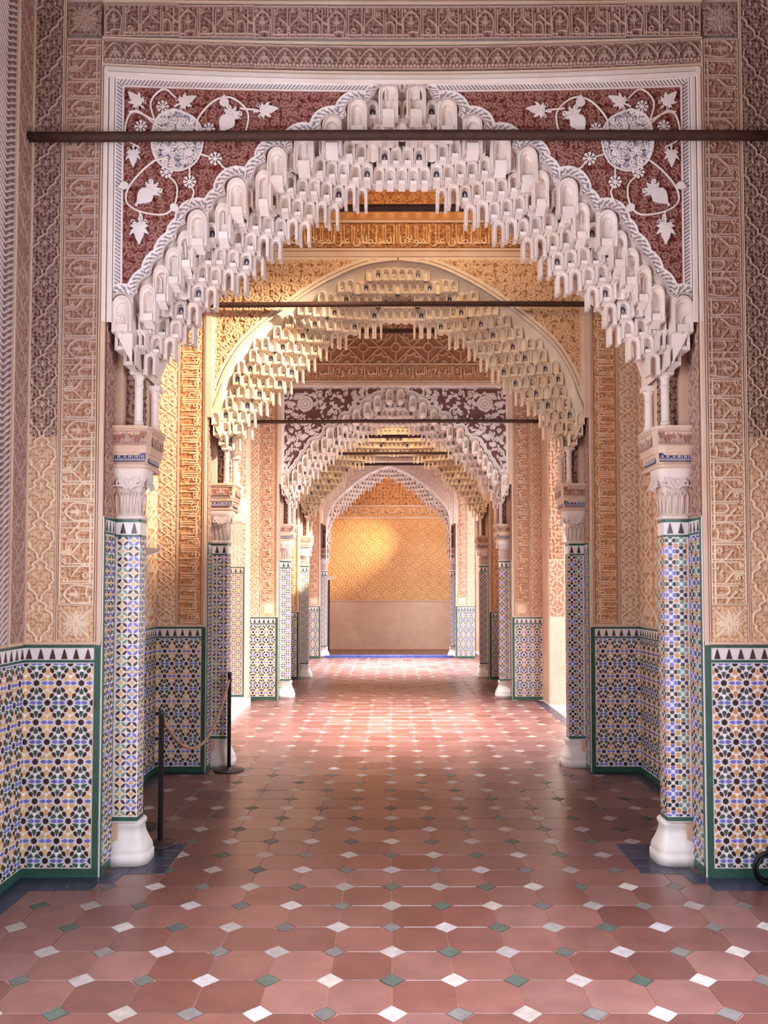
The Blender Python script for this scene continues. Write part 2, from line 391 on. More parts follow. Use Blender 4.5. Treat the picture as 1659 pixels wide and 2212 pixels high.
def u_kufic(res):
    L, Hh = 0.43, 0.185; f = HF(L, Hh, res, True, False)
    s = L / 181.0
    def T(P): return [((x - 745) / 4.88 * s, (398 - y) / 4.88 * s * 1.0) for x, y in P]
    f.scroll_fill(0.023, 0.004, 0.45, 11)
    W = 0.0085
    for P, wd in (([(745, 352), (820, 352)], W), ([(975, 352), (1150, 352)], W), ([(1190, 352), (1240, 352)], W), ([(1270, 352), (1530, 352)], W), ([(1550, 352), (1628, 352)], W),
                  ([(820, 390), (822, 325), (870, 312), (920, 322)], W * .8), ([(965, 25), (965, 385)], W * .9), ([(990, 60), (990, 385)], W * .9),
                  ([(1150, 45), (1150, 385)], W * .9), ([(1180, 80), (1178, 385)], W * .9), ([(1410, 90), (1410, 390)], W * .9), ([(1436, 110), (1436, 390)], W * .9),
                  ([(1560, 60), (1560, 385)], W * .9), ([(1300, 30), (1300, 165)], W * 1.1), ([(1275, 60), (1278, 150), (1200, 235), (1200, 250)], W * .8), ([(1300, 165), (1392, 240)], W),
                  ([(1320, 60), (1324, 150)], W * .7), ([(745, 20), (745, 390)], W * .8),
                  ([(1495, 125), (1580, 215), (1628, 240)], W), ([(1060, 170), (1120, 215), (1160, 270)], W),
                  ([(1250, 390), (1250, 325), (1228, 318)], W), ([(1090, 390), (1090, 345)], W)):
        f.stroke(T(P), wd, 1.0)
    f.stroke(T(curve([(770, 380), (762, 280), (758, 190), (790, 130), (850, 80), (915, 130), (945, 190), (940, 280), (925, 380)], 5)), W * .9, 1.0)
    for i in range(10):
        a = pi * i / 9; f.disc((850 + 92 * cos(a) - 745) / 4.88 * s, (398 - (190 - 100 * sin(a))) / 4.88 * s, W * .55, 1)
    f.stroke(T(curve([(1440, 240), (1450, 215), (1495, 205), (1530, 250), (1532, 345)], 5)), W, 1.0)
    f.stroke(T(curve([(540 + 883, 0), (1430, 60)], 3)), W * .5, 1.0)
    for cx, cy, r in ((1050, 305, 34), (1165, 320, 24), (1165, 275, 20), (1350, 110, 24), (780, 75, 20), (1010, 95, 26), (1210, 70, 22), (1480, 70, 22)):
        f.disc((cx - 745) / 4.88 * s, (398 - cy) / 4.88 * s, r / 4.88 * s, 1.0, r2=(r - 15) / 4.88 * s)
    f.leaf((850 - 745) / 4.88 * s, (398 - 220) / 4.88 * s, pi / 2, .055, .022, .95); f.stroke(T([(850, 310), (850, 200)]), W * .6, .9)
    for sx in (-1, 1):
        f.leaf((850 - 745) / 4.88 * s, (398 - 230) / 4.88 * s, pi / 2 + sx * .9, .035, .014, .9)
        f.leaf((1300 - 745) / 4.88 * s, (398 - 300) / 4.88 * s, pi / 2 + sx * .8, .03, .013, .8)
    f.stroke([(0, Hh - .006), (L, Hh - .006)], 0.007, 1.0); f.stroke([(0, .004), (L, .004)], 0.006, .9)
    for k in range(14): f.disc((k + .5) * L / 14, Hh - .018, .005, 1.0)
    return f
def u_frieze(res):
    w, h = 0.116, 0.135; f = HF(w, h, res, True, False); c = w / 2
    f.scroll_fill(0.02, 0.004, 0.35, 2)
    f.stroke(curve([(0, .040), (.004, .062), (.022, .090), (c, .118), (w - .022, .090), (w - .004, .062), (w, .040)], 5), 0.006, 1.0)
    f.leaf(c, .052, pi / 2, .050, .024, 1.0)
    f.disc(c, .076, .0035, .3, 'min')
    for sx in (-1, 1):
        f.leaf(c, .050, pi / 2 + sx * .85, .036, .016, 1.0); f.spiral(c + sx * .026, .046, .010, pi * .5, .8, .006, 1.0, sx)
        f.leaf(c + sx * w / 2, .082, pi / 2, .030, .018, 1.0); f.stroke([(c + sx * w / 2, .05), (c + sx * w / 2, .085)], .005, 1)
    f.leaf(c, .052, -pi / 2, .022, .012, 1.0)
    for k in range(6):
        f.disc((k + .5) * w / 6, .020 + .005 * (k % 2), .0095, 1.0)
    f.stroke([(0, .006), (w, .006)], 0.005, .9); f.stroke([(0, h - .004), (w, h - .004)], 0.006, 1.0)
    return f
def u_floral(w, h, res, pitch=0.045, seed=4):
    """square panel with a quatrefoil centre"""
    f = HF(w, h, res); cx, cz = w / 2, h / 2
    m = min(w, h)
    f.scroll_fill(m * 0.13, m * 0.028, 0.5, seed)
    for k in range(4):
        a = k * pi / 2
        f.leaf(cx, cz, a, m * .42, m * .15, 1.0); f.leaf(cx, cz, a + pi / 4, m * .66, m * .09, 0.95)
        for d in (-1, 1): f.spiral(cx + m * .27 * cos(a + d * .38), cz + m * .27 * sin(a + d * .38), m * .07, a, .9, m * .028, 1.0, d)
    f.disc(cx, cz, m * .20, .9, r2=m * .17); f.disc(cx, cz, m * .10, 1.0, r2=m * .06)
    return f
def u_lattice(w, h, res):
    """floral lattice strip"""
    f = HF(w, h, res, False, True); c = w / 2
    for sx in (1, -1):
        f.stroke(curve([(c, 0), (c + sx * w * .22, h * .12), (c + sx * w * .45, h * .30), (c + sx * w * .20, h * .5), (c, h * .62), (c + sx * w * .30, h * .8), (c, h)], 5), w * .05, 1.0)
        f.spiral(c + sx * w * .2, h * .28, w * .11, 1, 1.1, w * .04, .9, sx); f.spiral(c + sx * w * .32, h * .6, w * .1, 2, 1.1, w * .04, .9, -sx)
        f.spiral(c + sx * w * .34, h * .05, w * .1, 2, 1.1, w * .04, .9, sx); f.spiral(c + sx * w * .36, h * .9, w * .09, 2, 1.1, w * .035, .9, sx)
        f.leaf(c, h * .2, pi / 2 + sx * .7, w * .22, w * .09, .9); f.leaf(c, h * .72, pi / 2 + sx * .6, w * .2, w * .09, .9)
    f.leaf(c, h * .3, pi / 2, w * .25, w * .12, 1); f.leaf(c, h * .8, pi / 2, w * .2, w * .1, 1)
    f.scroll_fill(w * .16, w * .03, .45, 9)
    return f
def u_scroll(w, h, res, pitch, wd, seed, hh=1.0, leafy=.6):
    f = HF(w, h, res, True, True); f.scroll_fill(pitch, wd, hh, seed, None, leafy); return f
def u_geom(w, h, res, wd, n=4):
    """interlaced star and cross lattice"""
    f = HF(w, h, res, True, True)
    for i in range(2):
        for j in range(2):
            cx, cz = w * i, h * j
            pts = [(cx + w * .34 * (1 if k % 2 else .72) * cos(k * pi / 8 + .2), cz + h * .34 * (1 if k % 2 else .72) * sin(k * pi / 8 + .2)) for k in range(17)]
            f.stroke(pts, wd, 1)
    f.stroke([(0, h / 2), (w * .25, h * .25), (w / 2, 0), (w * .75, h * .25), (w, h / 2), (w * .75, h * .75), (w / 2, h), (w * .25, h * .75), (0, h / 2)], wd, 1)
    f.disc(w / 2, h / 2, w * .16, 1, r2=w * .16 - wd); f.disc(0, 0, w * .10, 1, r2=0)
    f.stroke([(w * .5, h * .34), (w * .5, 0)], wd, 1); f.stroke([(w * .34, h * .5), (0, h * .5)], wd, 1)
    f.stroke([(w * .5, h * .66), (w * .5, h)], wd, 1); f.stroke([(w * .66, h * .5), (w, h * .5)], wd, 1)
    return f
def u_naskh(L, Hh, res, seed=1, grow=1.0):
    """dense monumental cursive: tall parallel shafts over looping bodies"""
    f = HF(L, Hh, res, True, False); R = random.Random(seed); wd = Hh * .042 * grow
    f.scroll_fill(Hh * .16, Hh * .024, .38, seed + 50)
    x = 0.01
    while x < L - .012:
        k = R.choice((1, 2, 2, 3)); 
        for i in range(k):
            top = Hh * R.uniform(.84, .95); b = Hh * .20
            f.stroke([(x, b), (x + .001, top), (x - Hh * .035, top - Hh * .05)], wd, 1.0); x += Hh * R.choice((.085, .10, .12))
        r = Hh * R.uniform(.09, .14)
        t = R.random()
        if t < .4: f.stroke(curve([(x - r * 1.4, Hh * .20), (x, Hh * .13), (x + r, Hh * .22), (x + r * .4, Hh * .36), (x - r * .3, Hh * .26), (x + r * 1.6, Hh * .18)], 4), wd, 1.0)
        elif t < .7: f.disc(x + r * .4, Hh * .30, r * .75, 1.0, r2=r * .75 - wd); f.stroke(curve([(x - r, Hh * .18), (x + r * .5, Hh * .20), (x + r * 1.8, Hh * .16)], 3), wd, 1.0)
        else: f.stroke(curve([(x - r, Hh * .20), (x, Hh * .10), (x + r * 1.4, Hh * .12), (x + r * 1.7, Hh * .50), (x + r * .9, Hh * .62)], 4), wd, 1.0)
        if R.random() < .5: f.disc(x + r * .3, Hh * .07, wd * .7, 1.0)
        if R.random() < .6: f.leaf(x, Hh * .62, R.uniform(.5, 2.5), Hh * .2, Hh * .08, .8)
        x += r * 1.7
    return f
def u_chevron(res):
    w, h = 0.44, 0.40; f = HF(w, h, res, True, True)
    for i in range(4):
        for k in range(12):
            z = k * h / 12; x = i * w / 4; d = .03 if i % 2 else -.03
            f.stroke([(x + .006, z - d), (x + .104, z + d)], .010, 1.0); f.leaf(x + .04, z, .5, .05, .012, .8)
    return f
RN, RM, RF = 0.0027, 0.0042, 0.0065
def hm(key, fn, top, ground, depth=None, **kw):
    def mkk():
        f = fn()
        if depth: f.depth = depth
        return f.mesh('carved_relief', top, ground, **kw)
    return cached(key, mkk)

# --- Arabic lettering, laid out in reading shapes, as raised letters ---
def arabic(words): return ''.join(''.join(wd) for wd in [' '.join(words)])[::-1]
W_GHALIB = arabic(['\uFEED\uFEFB', '\uFECF\uFE8E\uFEDF\uFE90', '\uFE87\uFEFB', '\uFE8D\uFEDF\uFEE0\uFEEA'])
W_IZZ = arabic(['\uFECB\uFEB0', '\uFEDF\uFEE4\uFEEE\uFEFB\uFEE7\uFE8E', '\uFE8D\uFEDF\uFEB4\uFEE0\uFEC4\uFE8E\uFEE5'])
def letters(key, text, L, Hh, depth=0.006, weight=0.004):
    """letter mesh fitted to L x Hh, in the XZ plane facing -Y"""
    def mkk():
        c = bpy.data.curves.new('t', 'FONT'); c.body = text; c.resolution_u = 3; c.extrude = 0.02; c.offset = weight
        o = bpy.data.objects.new('t', c); COL.objects.link(o)
        dg = bpy.context.evaluated_depsgraph_get(); me = bpy.data.meshes.new_from_object(o.evaluated_get(dg))
        bpy.data.objects.remove(o)
        n = len(me.vertices); co = np.empty(n * 3, np.float32); me.vertices.foreach_get('co', co); co = co.reshape(-1, 3)
        mn, mx = co.min(0), co.max(0)
        out = np.empty_like(co)
        out[:, 0] = (co[:, 0] - mn[0]) / (mx[0] - mn[0]) * L
        out[:, 2] = (co[:, 1] - mn[1]) / (mx[1] - mn[1]) * Hh
        out[:, 1] = np.where(co[:, 2] > 0, -depth, 0.001)
        me.vertices.foreach_set('co', out.ravel()); me.materials.clear(); me.materials.append(M['letter']); me.update(); me.name = key
        return me
    return cached(key, mkk)
M['letter'] = material('raised_letters', lin(228, 198, 170), 0.9, 0.08, 9, 0.2, 120, 0, 0.2)

# ------------------------------------------------------------------ zellige
ZC = dict(dark=lin(58, 40, 46), brown=lin(72, 46, 48), green=lin(58, 92, 78), yellow=lin(226, 180, 110), blue=lin(112, 116, 200), orange=lin(206, 146, 88), white=lin(232, 226, 228), teal=lin(116, 148, 132), black=lin(40, 34, 42), grey=lin(74, 70, 82), slate=lin(72, 88, 88))
def clip_poly(P, x0, x1, z0, z1):
    def cl(P, ins, inter):
        out = []
        for i in range(len(P)):
            a, b = P[i - 1], P[i]
            if ins(b):
                if not ins(a): out.append(inter(a, b))
                out.append(b)
            elif ins(a): out.append(inter(a, b))
        return out
    def ix(v):
        return lambda a, b: (v, a[1] + (b[1] - a[1]) * (v - a[0]) / (b[0] - a[0]))
    def iz(v):
        return lambda a, b: (a[0] + (b[0] - a[0]) * (v - a[1]) / (b[1] - a[1]), v)
    for ins, it in ((lambda p: p[0] >= x0, ix(x0)), (lambda p: p[0] <= x1, ix(x1)), (lambda p: p[1] >= z0, iz(z0)), (lambda p: p[1] <= z1, iz(z1))):
        if len(P) < 3: return []
        P = cl(P, ins, it)
    return P
def rotp(P, a, ox, oz, s=1.0): return [(ox + s * (x * cos(a) - z * sin(a)), oz + s * (x * sin(a) + z * cos(a))) for x, z in P]
STAR = [((.146 if k % 2 == 0 else .116) * cos(k * pi / 12), (.146 if k % 2 == 0 else .116) * sin(k * pi / 12)) for k in range(24)]
KITE = [(.20, 0), (.31, .074), (.385, .086), (.455, .056), (.474, 0.030), (.474, -.030), (.455, -.056), (.385, -.086), (.31, -.074)]
PETAL = [(.205, 0), (.31, .052), (.40, .088), (.482, .080), (.498, .046), (.498, -.046), (.482, -.080), (.40, -.088), (.31, -.052)]
HEX = [(.080 * cos(k * pi / 3 + pi / 6), .080 * sin(k * pi / 3 + pi / 6)) for k in range(6)]
def star_pieces(w, h, a, ox, oz, warmc='yellow', greenc='green'):
    """pieces of the twelve-point star pattern over [0,w]x[0,h]; star lattice through (ox, oz)"""
    out = []; rh = a * .8660254
    j0 = int(-oz / rh) - 2; j1 = int((h - oz) / rh) + 2
    for j in range(j0, j1 + 1):
        for i in range(int(-ox / a) - 2, int((w - ox) / a) + 3):
            x = ox + i * a + (a / 2 if j % 2 else 0); z = oz + j * rh
            out.append(('star_tile', STAR, 0, x, z, 'dark'))
            for k, an in ((0, 0), (1, pi / 3), (2, 2 * pi / 3)):
                bx, bz = x + a * cos(an), z + a * sin(an)
                c = 'blue' if k == 0 else 'brown'
                out.append(('kite_tile', KITE, an, x, z, c)); out.append(('kite_tile', KITE, an + pi, bx, bz, c))
            c1 = warmc if j % 2 else greenc
            # up triangle (this, right, upper) and down triangle
            for up in (1, -1):
                cx, cz = x + a / 2, z + up * a * .288675
                out.append(('hexagon_tile', HEX, 0, cx, cz, 'white'))
                for vx, vz in ((x, z), (x + a, z), (x + a / 2, z + up * rh)):
                    out.append(('petal_tile', PETAL, atan2(cz - vz, cx - vx), vx, vz, c1))
    return out, a
LQ = [(.05, .47), (.30, .43), (.44, .28), (.47, .05), (.25, .14), (.14, .25)]
OCT = [(.19 * cos(k * pi / 4 + pi / 8), .19 * sin(k * pi / 4 + pi / 8)) for k in range(8)]
TP = [(-.10, .15), (-.22, .40), (-.12, .48), (.12, .48), (.22, .40), (.10, .15), (0, .20)]
ST8 = [((.25 if k % 2 == 0 else .18) * cos(k * pi / 8), (.25 if k % 2 == 0 else .18) * sin(k * pi / 8)) for k in range(16)]
def lens_pieces(w, h, a, ox, oz, *_):
    out = []
    for i in range(int(-ox / a) - 1, int((w - ox) / a) + 2):
        for j in range(int(-oz / a) - 1, int((h - oz) / a) + 2):
            c = 'brown' if (i + j) % 2 else ('teal' if i % 2 == 0 else 'blue')
            for k in range(4): out.append(('lens_tile', LQ, k * pi / 2, ox + i * a, oz + j * a, c))
            out.append(('octagon_tile', OCT, 0, ox + i * a, oz + j * a, 'yellow'))
    return out, a
def flower_pieces(w, h, a, ox, oz, *_):
    out = []
    for i in range(int(-ox / a) - 1, int((w - ox) / a) + 2):
        for j in range(int(-oz / a) - 1, int((h - oz) / a) + 2):
            if i % 2 == 0: c = 'black' if j % 2 else 'blue'
            else: c = 'teal' if j % 2 else 'grey'
            for k in range(4): out.append(('petal_tile', TP, k * pi / 2, ox + i * a, oz + j * a, c))
            out.append(('small_star_tile', ST8, 0, ox + (i + .5) * a, oz + (j + .5) * a, 'orange'))
    return out, a
def pbounds(P): xs = [p[0] for p in P]; zs = [p[1] for p in P]; return min(xs), max(xs), min(zs), max(zs)
def lay_tiles(pieces, a, w, h, parent, x0, z0, y0, individual, thick=0.0022, place=None, limit=290):
    """place pieces on a panel whose lower left corner is (x0, z0) in the XZ plane at y0 (facing -Y), relative to parent"""
    rest = MB(); cnt = {}
    seen = set()
    for kind, P, an, x, z, c in pieces:
        key = (kind, round(x, 4), round(z, 4), round(an % (2 * pi), 3))
        if key in seen: continue
        seen.add(key)
        R = rotp(P, an, x, z, a); b = pbounds(R)
        if b[1] <= 0.002 or b[0] >= w - .002 or b[3] <= .002 or b[2] >= h - .002: continue
        full = b[0] >= 0 and b[1] <= w and b[2] >= 0 and b[3] <= h
        cnt[kind] = cnt.get(kind, 0)
        if individual and full and cnt[kind] < limit and kind != 'hexagon_tile':
            cnt[kind] += 1
            def mkk():
                mb = MB(); mb.col = ZC[c]; mb.prism(rotp(P, 0, 0, 0, a), -thick, 0.0005); return mb.mesh(kind + '_' + c, M['glaze'], cols=True)
            me = cached(('tile', kind, c, a, thick), mkk)
            jx = random.uniform(-.0006, .0006)
            if place is None: ob(kind, me, parent, (x0 + x + jx, y0, z0 + z), (0, -an, 0))
            else: place(kind, me, x, z, an)
        else:
            R = clip_poly(R, 0, w, 0, h)
            if len(R) >= 3:
                v = random.uniform(.86, 1.12); rest.col = tuple(t * v for t in ZC[c]); rest.prism([(x0 + u, z0 + v2) for u, v2 in R], y0 - thick, y0 + .0005)
    return rest
def stepped(wd, h, n=6):
    L = []; 
    for k in range(n):
        t0 = k / n; t1 = (k + 1) / n
        L += [(-(wd / 2) * (1 - t0 * .86), h * t0), (-(wd / 2) * (1 - t1 * .86) * .80 - .0005, h * (t0 + t1) / 2)]
    L.append((-(wd * .06), h)); R = [(-x, z) for x, z in L][::-1]
    return L + R
def merlons(w, h, pitch, x0, z0, y0, parent, individual, name='merlon_tile'):
    n = max(1, round(w / pitch)); p = w / n; rest = MB(); rest.col = ZC['brown']
    for k in range(n):
        P = stepped(p * .62, h * .9)
        if individual:
            me = cached(('merlon', round(p, 4), round(h, 4)), lambda: (lambda mb: (setattr(mb, 'col', ZC['brown']), mb.prism(P, -.0022, .0005), mb.mesh('merlon_tile', M['glaze'], cols=True))[-1])(MB()))
            ob(name, me, parent, (x0 + (k + .5) * p, y0, z0 + h * .05))
        else: rest.prism([(x0 + (k + .5) * p + x, z0 + h * .05 + z) for x, z in P], y0 - .0022, y0 + .0005)
    return rest
def dado(parent, loc, rotz, w, z1, individual, side='R', a=0.122, ox=None, label=None, warmc='yellow', greenc='green', patt=star_pieces, bz=0.048, gb=0.036, name='tile_dado'):
    """tiled dado; local x runs along the wall 0..w, faces local -Y; green border strip on `side` end"""
    root = MB(); root.box(0, w, -.006, .0, 0, z1)
    d = root.obj(name, M['glazeground'], parent, loc, rot=(0, 0, rotz))
    x0 = gb if 'L' in side else 0.0; x1 = w - (gb if 'R' in side else 0.0)
    g = MB(); y = -.006
    g.box(0, w, y - .004, y, .0, bz)
    g.box(0, w, y - .004, y, z1 - .014, z1); g.box(0, w, y - .004, y, z1 - .014 - .066 - .013, z1 - .014 - .066)
    if 'L' in side: g.box(0, gb - .003, y - .005, y, 0, z1)
    if 'R' in side: g.box(w - gb + .003, w, y - .005, y, 0, z1)
    o = g.obj('green_border', M['green'], d)
    mr = merlons(x1 - x0, .060, .063, x0, z1 - .014 - .064, y, d, individual)
    zt = z1 - .014 - .066 - .013 - .006
    zb = bz + .006; hh = zt - zb; ww = x1 - x0 - .008
    P, aa = patt(ww, hh, a, ox if ox is not None else ww, hh, warmc, greenc)
    rest = lay_tiles(P, aa, ww, hh, d, x0 + .004, zb, y, individual)
    if mr.V: rest.add(mr.V, mr.F); rest.C[-len(mr.V):] = [ZC['brown']] * len(mr.V)
    if rest.V:
        r = rest.obj('tile_mosaic', M['glaze'], d, cols=True); r['kind'] = 'stuff'
    return d

# ------------------------------------------------------------------ arch profiles (left half, metres)
LOBES = [(-1.6, 3.114, -1.508, 3.148, 0.044), (-1.465, 3.179, -1.397, 3.277, 0.021), (-1.384, 3.296, -1.334, 3.379, 0.018), (-1.321, 3.392, -1.261, 3.48, 0.018), (-1.251, 3.493, -1.2, 3.569, 0.018), (-1.2, 3.569, -1.081, 3.629, 0.057), (-1.049, 3.655, -0.986, 3.728, 0.021), (-0.981, 3.739, -0.865, 3.81, 0.062), (-0.824, 3.833, -0.763, 3.917, 0.021), (-0.758, 3.925, -0.642, 3.98, 0.062), (-0.609, 4.006, -0.493, 4.07, 0.062), (-0.45, 4.112, -0.339, 4.176, 0.057), (-0.31, 4.201, -0.195, 4.281, 0.057), (-0.156, 4.328, 0.0, 4.328, 0.062)]
def lobe_path():
    P = [(-1.50, 2.82), (-1.56, 2.92), (-1.60, 3.04)]
    for x0, z0, x1, z1, b in LOBES:
        mx, mz = (x0 + x1) / 2, (z0 + z1) / 2; dx, dz = x1 - x0, z1 - z0; L = hypot(dx, dz); nx, nz = -dz / L, dx / L
        for k in range(9):
            t = k / 8; u = 2 * t - 1; bb = b * math.sqrt(max(0, 1 - u * u)) if b > .03 else b * (1 - u * u)
            P.append((x0 + dx * t + nx * bb, z0 + dz * t + nz * bb))
    return P
INNER_A = [(-1.457, 2.753), (-1.403, 2.822), (-1.336, 2.919), (-1.274, 2.999), (-1.217, 3.085), (-1.149, 3.179), (-1.015, 3.277), (-0.879, 3.397), (-0.742, 3.536), (-0.594, 3.637), (-0.445, 3.718), (-0.288, 3.811), (-0.186, 3.86), (0, 3.895)]
OUTER_B = [(-1.53, 2.84), (-1.60, 3.0), (-1.60, 3.11), (-1.555, 3.232), (-1.477, 3.433), (-1.319, 3.675), (-1.04, 3.918), (-0.801, 4.093), (-0.561, 4.235), (-0.28, 4.353), (0, 4.394)]
INNER_B = [(-1.50, 2.76), (-1.47, 2.828), (-1.372, 2.912), (-1.186, 3.122), (-0.999, 3.311), (-0.812, 3.522), (-0.582, 3.725), (-0.289, 3.86), (0, 3.911)]
OUTER_C = [(-1.50, 2.2), (-1.50, 2.55), (-1.49, 2.9), (-1.40, 3.32), (-1.12, 3.66), (-0.78, 3.95), (-0.40, 4.18), (0.0, 4.32)]
INNER_C = [(-1.44, 2.2), (-1.43, 2.45), (-1.42, 2.84), (-1.27, 3.18), (-0.96, 3.478), (-0.65, 3.722), (-0.28, 3.957), (0, 4.09)]
OUT = dict(A=lobe_path(), B=curve(OUTER_B, 6), C=curve(OUTER_C, 6)); INN = dict(A=curve(INNER_A, 4), B=curve(INNER_B, 5), C=curve(INNER_C, 5))
def dist_path(X, Z, P):
    d = np.full(X.shape, 9.0); sparam = np.zeros(X.shape); acc = 0
    for (ax, az), (bx, bz) in zip(P[:-1], P[1:]):
        vx, vz = bx - ax, bz - az; L = vx * vx + vz * vz + 1e-12
        t = np.clip(((X - ax) * vx + (Z - az) * vz) / L, 0, 1); dd = np.hypot(X - ax - t * vx, Z - az - t * vz)
        m = dd < d; d = np.where(m, dd, d); sparam = np.where(m, acc + t * math.sqrt(L), sparam); acc += math.sqrt(L)
    return d, sparam
def inside(X, Z, P):
    c = np.zeros(X.shape, bool); n = len(P)
    for i in range(n):
        ax, az = P[i - 1]; bx, bz = P[i]
        if az == bz: continue
        m = ((az > Z) != (bz > Z)) & (X < (bx - ax) * (Z - az) / (bz - az) + ax); c ^= m
    return c
SAG = [(3.9, 0), (4.344, .03), (4.45, .052), (4.63, .03), (4.83, .01), (5.0, 0)]
def warp(x, z):
    return -np.interp(z, [a for a, b in SAG], [b for a, b in SAG]) * np.clip(1 - (np.asarray(x) / 1.65) ** 2, 0, 1)
def resample(P, n):
    P = np.array(P, float); s = np.r_[0, np.cumsum(np.hypot(*np.diff(P, axis=0).T))]; t = np.linspace(0, s[-1], n)
    return np.stack([np.interp(t, s, P[:, 0]), np.interp(t, s, P[:, 1])], -1)

# --- muqarnas niches ---
def niche_mesh(p, hc, kind):
    """one muqarnas cell: hooded arch on two short legs, concave recess with a sill"""
    mb = MB(); N = 8; hw = p / 2 * .995; leg = -hc * .04 if kind != 'open' else -hc * .30
    def sq(top, bot, y):
        L = [(-hw, y, bot), (-hw, y, top * .60)]
        for k in range(1, N):
            t = k / N * 4
            if t <= 1: L.append((-hw, y, top * (.60 + .40 * t)))
            elif t < 3: L.append((-hw + (t - 1) * hw, y, top))
            else: L.append((hw, y, top * (1 - .40 * (t - 3))))
        return L + [(hw, y, top * .60), (hw, y, bot)]
    def ring(w, top, bot, y, pt=1.2):
        sp = top - w * pt; L = [(-w, y, bot), (-w, y, sp)]
        for k in range(1, N): a = pi - pi * k / N; L.append((w * cos(a), y, sp + w * pt * sin(a)))
        return L + [(w, y, sp), (w, y, bot)]
    ci = hw * (.60 if kind != 'open' else .48); zb = hc * .20
    if kind == 'rib':
        rs = [sq(hc * 1.06, leg, .085), sq(hc * 1.06, leg, .020), ring(hw * .99, hc, leg, .016), ring(hw * .95, hc * .98, leg, .002), ring(hw * .74, hc * .92, leg, .0), ring(hw * .66, hc * .88, leg, .010), ring(hw * .30, hc * .74, leg, .022)]
    elif kind == 'open':
        rs = [sq(hc * 1.06, leg, .085), sq(hc * 1.06, leg, .020), ring(hw * .99, hc, leg, .016), ring(hw * .96, hc * .985, leg, .0), ring(hw * .80, hc * .86, leg, .0), ring(hw * .78, hc * .85, leg, .008), ring(ci, hc * .76, leg, .009), ring(ci, hc * .76, leg, .075)]
    else:
        rs = [sq(hc * 1.06, leg, .085), sq(hc * 1.06, leg, .020), ring(hw * .99, hc, leg, .016), ring(hw * .96, hc * .985, leg, .0), ring(hw * .84, hc * .90, leg, .0), ring(hw * .82, hc * .89, leg, .009), ring(hw * .70, hc * .84, leg, .010), ring(ci, hc * .80, leg, .013), ring(ci * .97, hc * .79, leg, .038), ring(ci * .7, hc * .70, leg, .044)]
    V = []; F = []; n = len(rs[0])
    for r in rs: V += r
    for i in range(len(rs) - 1):
        for k in range(n - 1): F.append((i * n + k, i * n + k + 1, (i + 1) * n + k + 1, (i + 1) * n + k))
    mb.col = tuple(T_WHITE); mb.add(V, F)
    if kind == 'rib': mb.add(rs[-1], [tuple(range(n))[::-1]])
    elif kind != 'open':
        L = ring(ci * .7, hc * .70, zb, .0435)
        if kind == 'painted': mb.m = 1; mb.col = tuple(lin(72, 72, 98))
        mb.add(ring(ci * .97, hc * .785, zb, .0425), [tuple(range(n))[::-1]]); mb.m = 0; mb.col = tuple(T_WHITE)
        w = ci
        mb.add([(-w, .044, zb), (w, .044, zb), (w, .006, zb - hc * .02), (-w, .006, zb - hc * .02), (w, .010, 0), (-w, .010, 0), (w, .070, -hc * .16), (-w, .070, -hc * .16)], [(3, 2, 1, 0), (3, 5, 4, 2), (5, 7, 6, 4)])
        if kind in ('painted', 'motif'):
            mb.m = 1; mb.col = tuple(T_WHITE) if kind == 'painted' else tuple(lin(92, 82, 108))
            q1 = 1 if kind == 'painted' else .62; u = ci * .75; z0 = zb + hc * .06
            for P in ([(0, .0), (u * .35, .08), (u * .2, .14), (u * .5, .20), (u * .18, .25), (0, .38), (-u * .18, .25), (-u * .5, .20), (-u * .2, .14), (-u * .35, .08)],
                      [(u * .7, 0), (u * .9, .08), (u * .75, .18), (u * .55, .07)], [(-u * .7, 0), (-u * .55, .07), (-u * .75, .18), (-u * .9, .08)]):
                mb.prism([(x * q1, z0 + z * hc * q1) for x, z in P], .0400, .0428)
            mb.m = 0
    for s0 in (-1, 1):
        a, b2 = s0 * hw, s0 * ci
        mb.add([(a, .0, leg), (b2, .0, leg), (b2, .075, leg), (a, .075, leg)], [(0, 1, 2, 3) if s0 > 0 else (3, 2, 1, 0)])
    return mb
def get_niche(p, hc, kind, mat):
    return cached(('niche', round(p, 4), round(hc, 4), kind, mat), lambda: niche_mesh(p, hc, kind).mesh('niche_' + kind, [M[mat], M['paintblue']], cols=True))
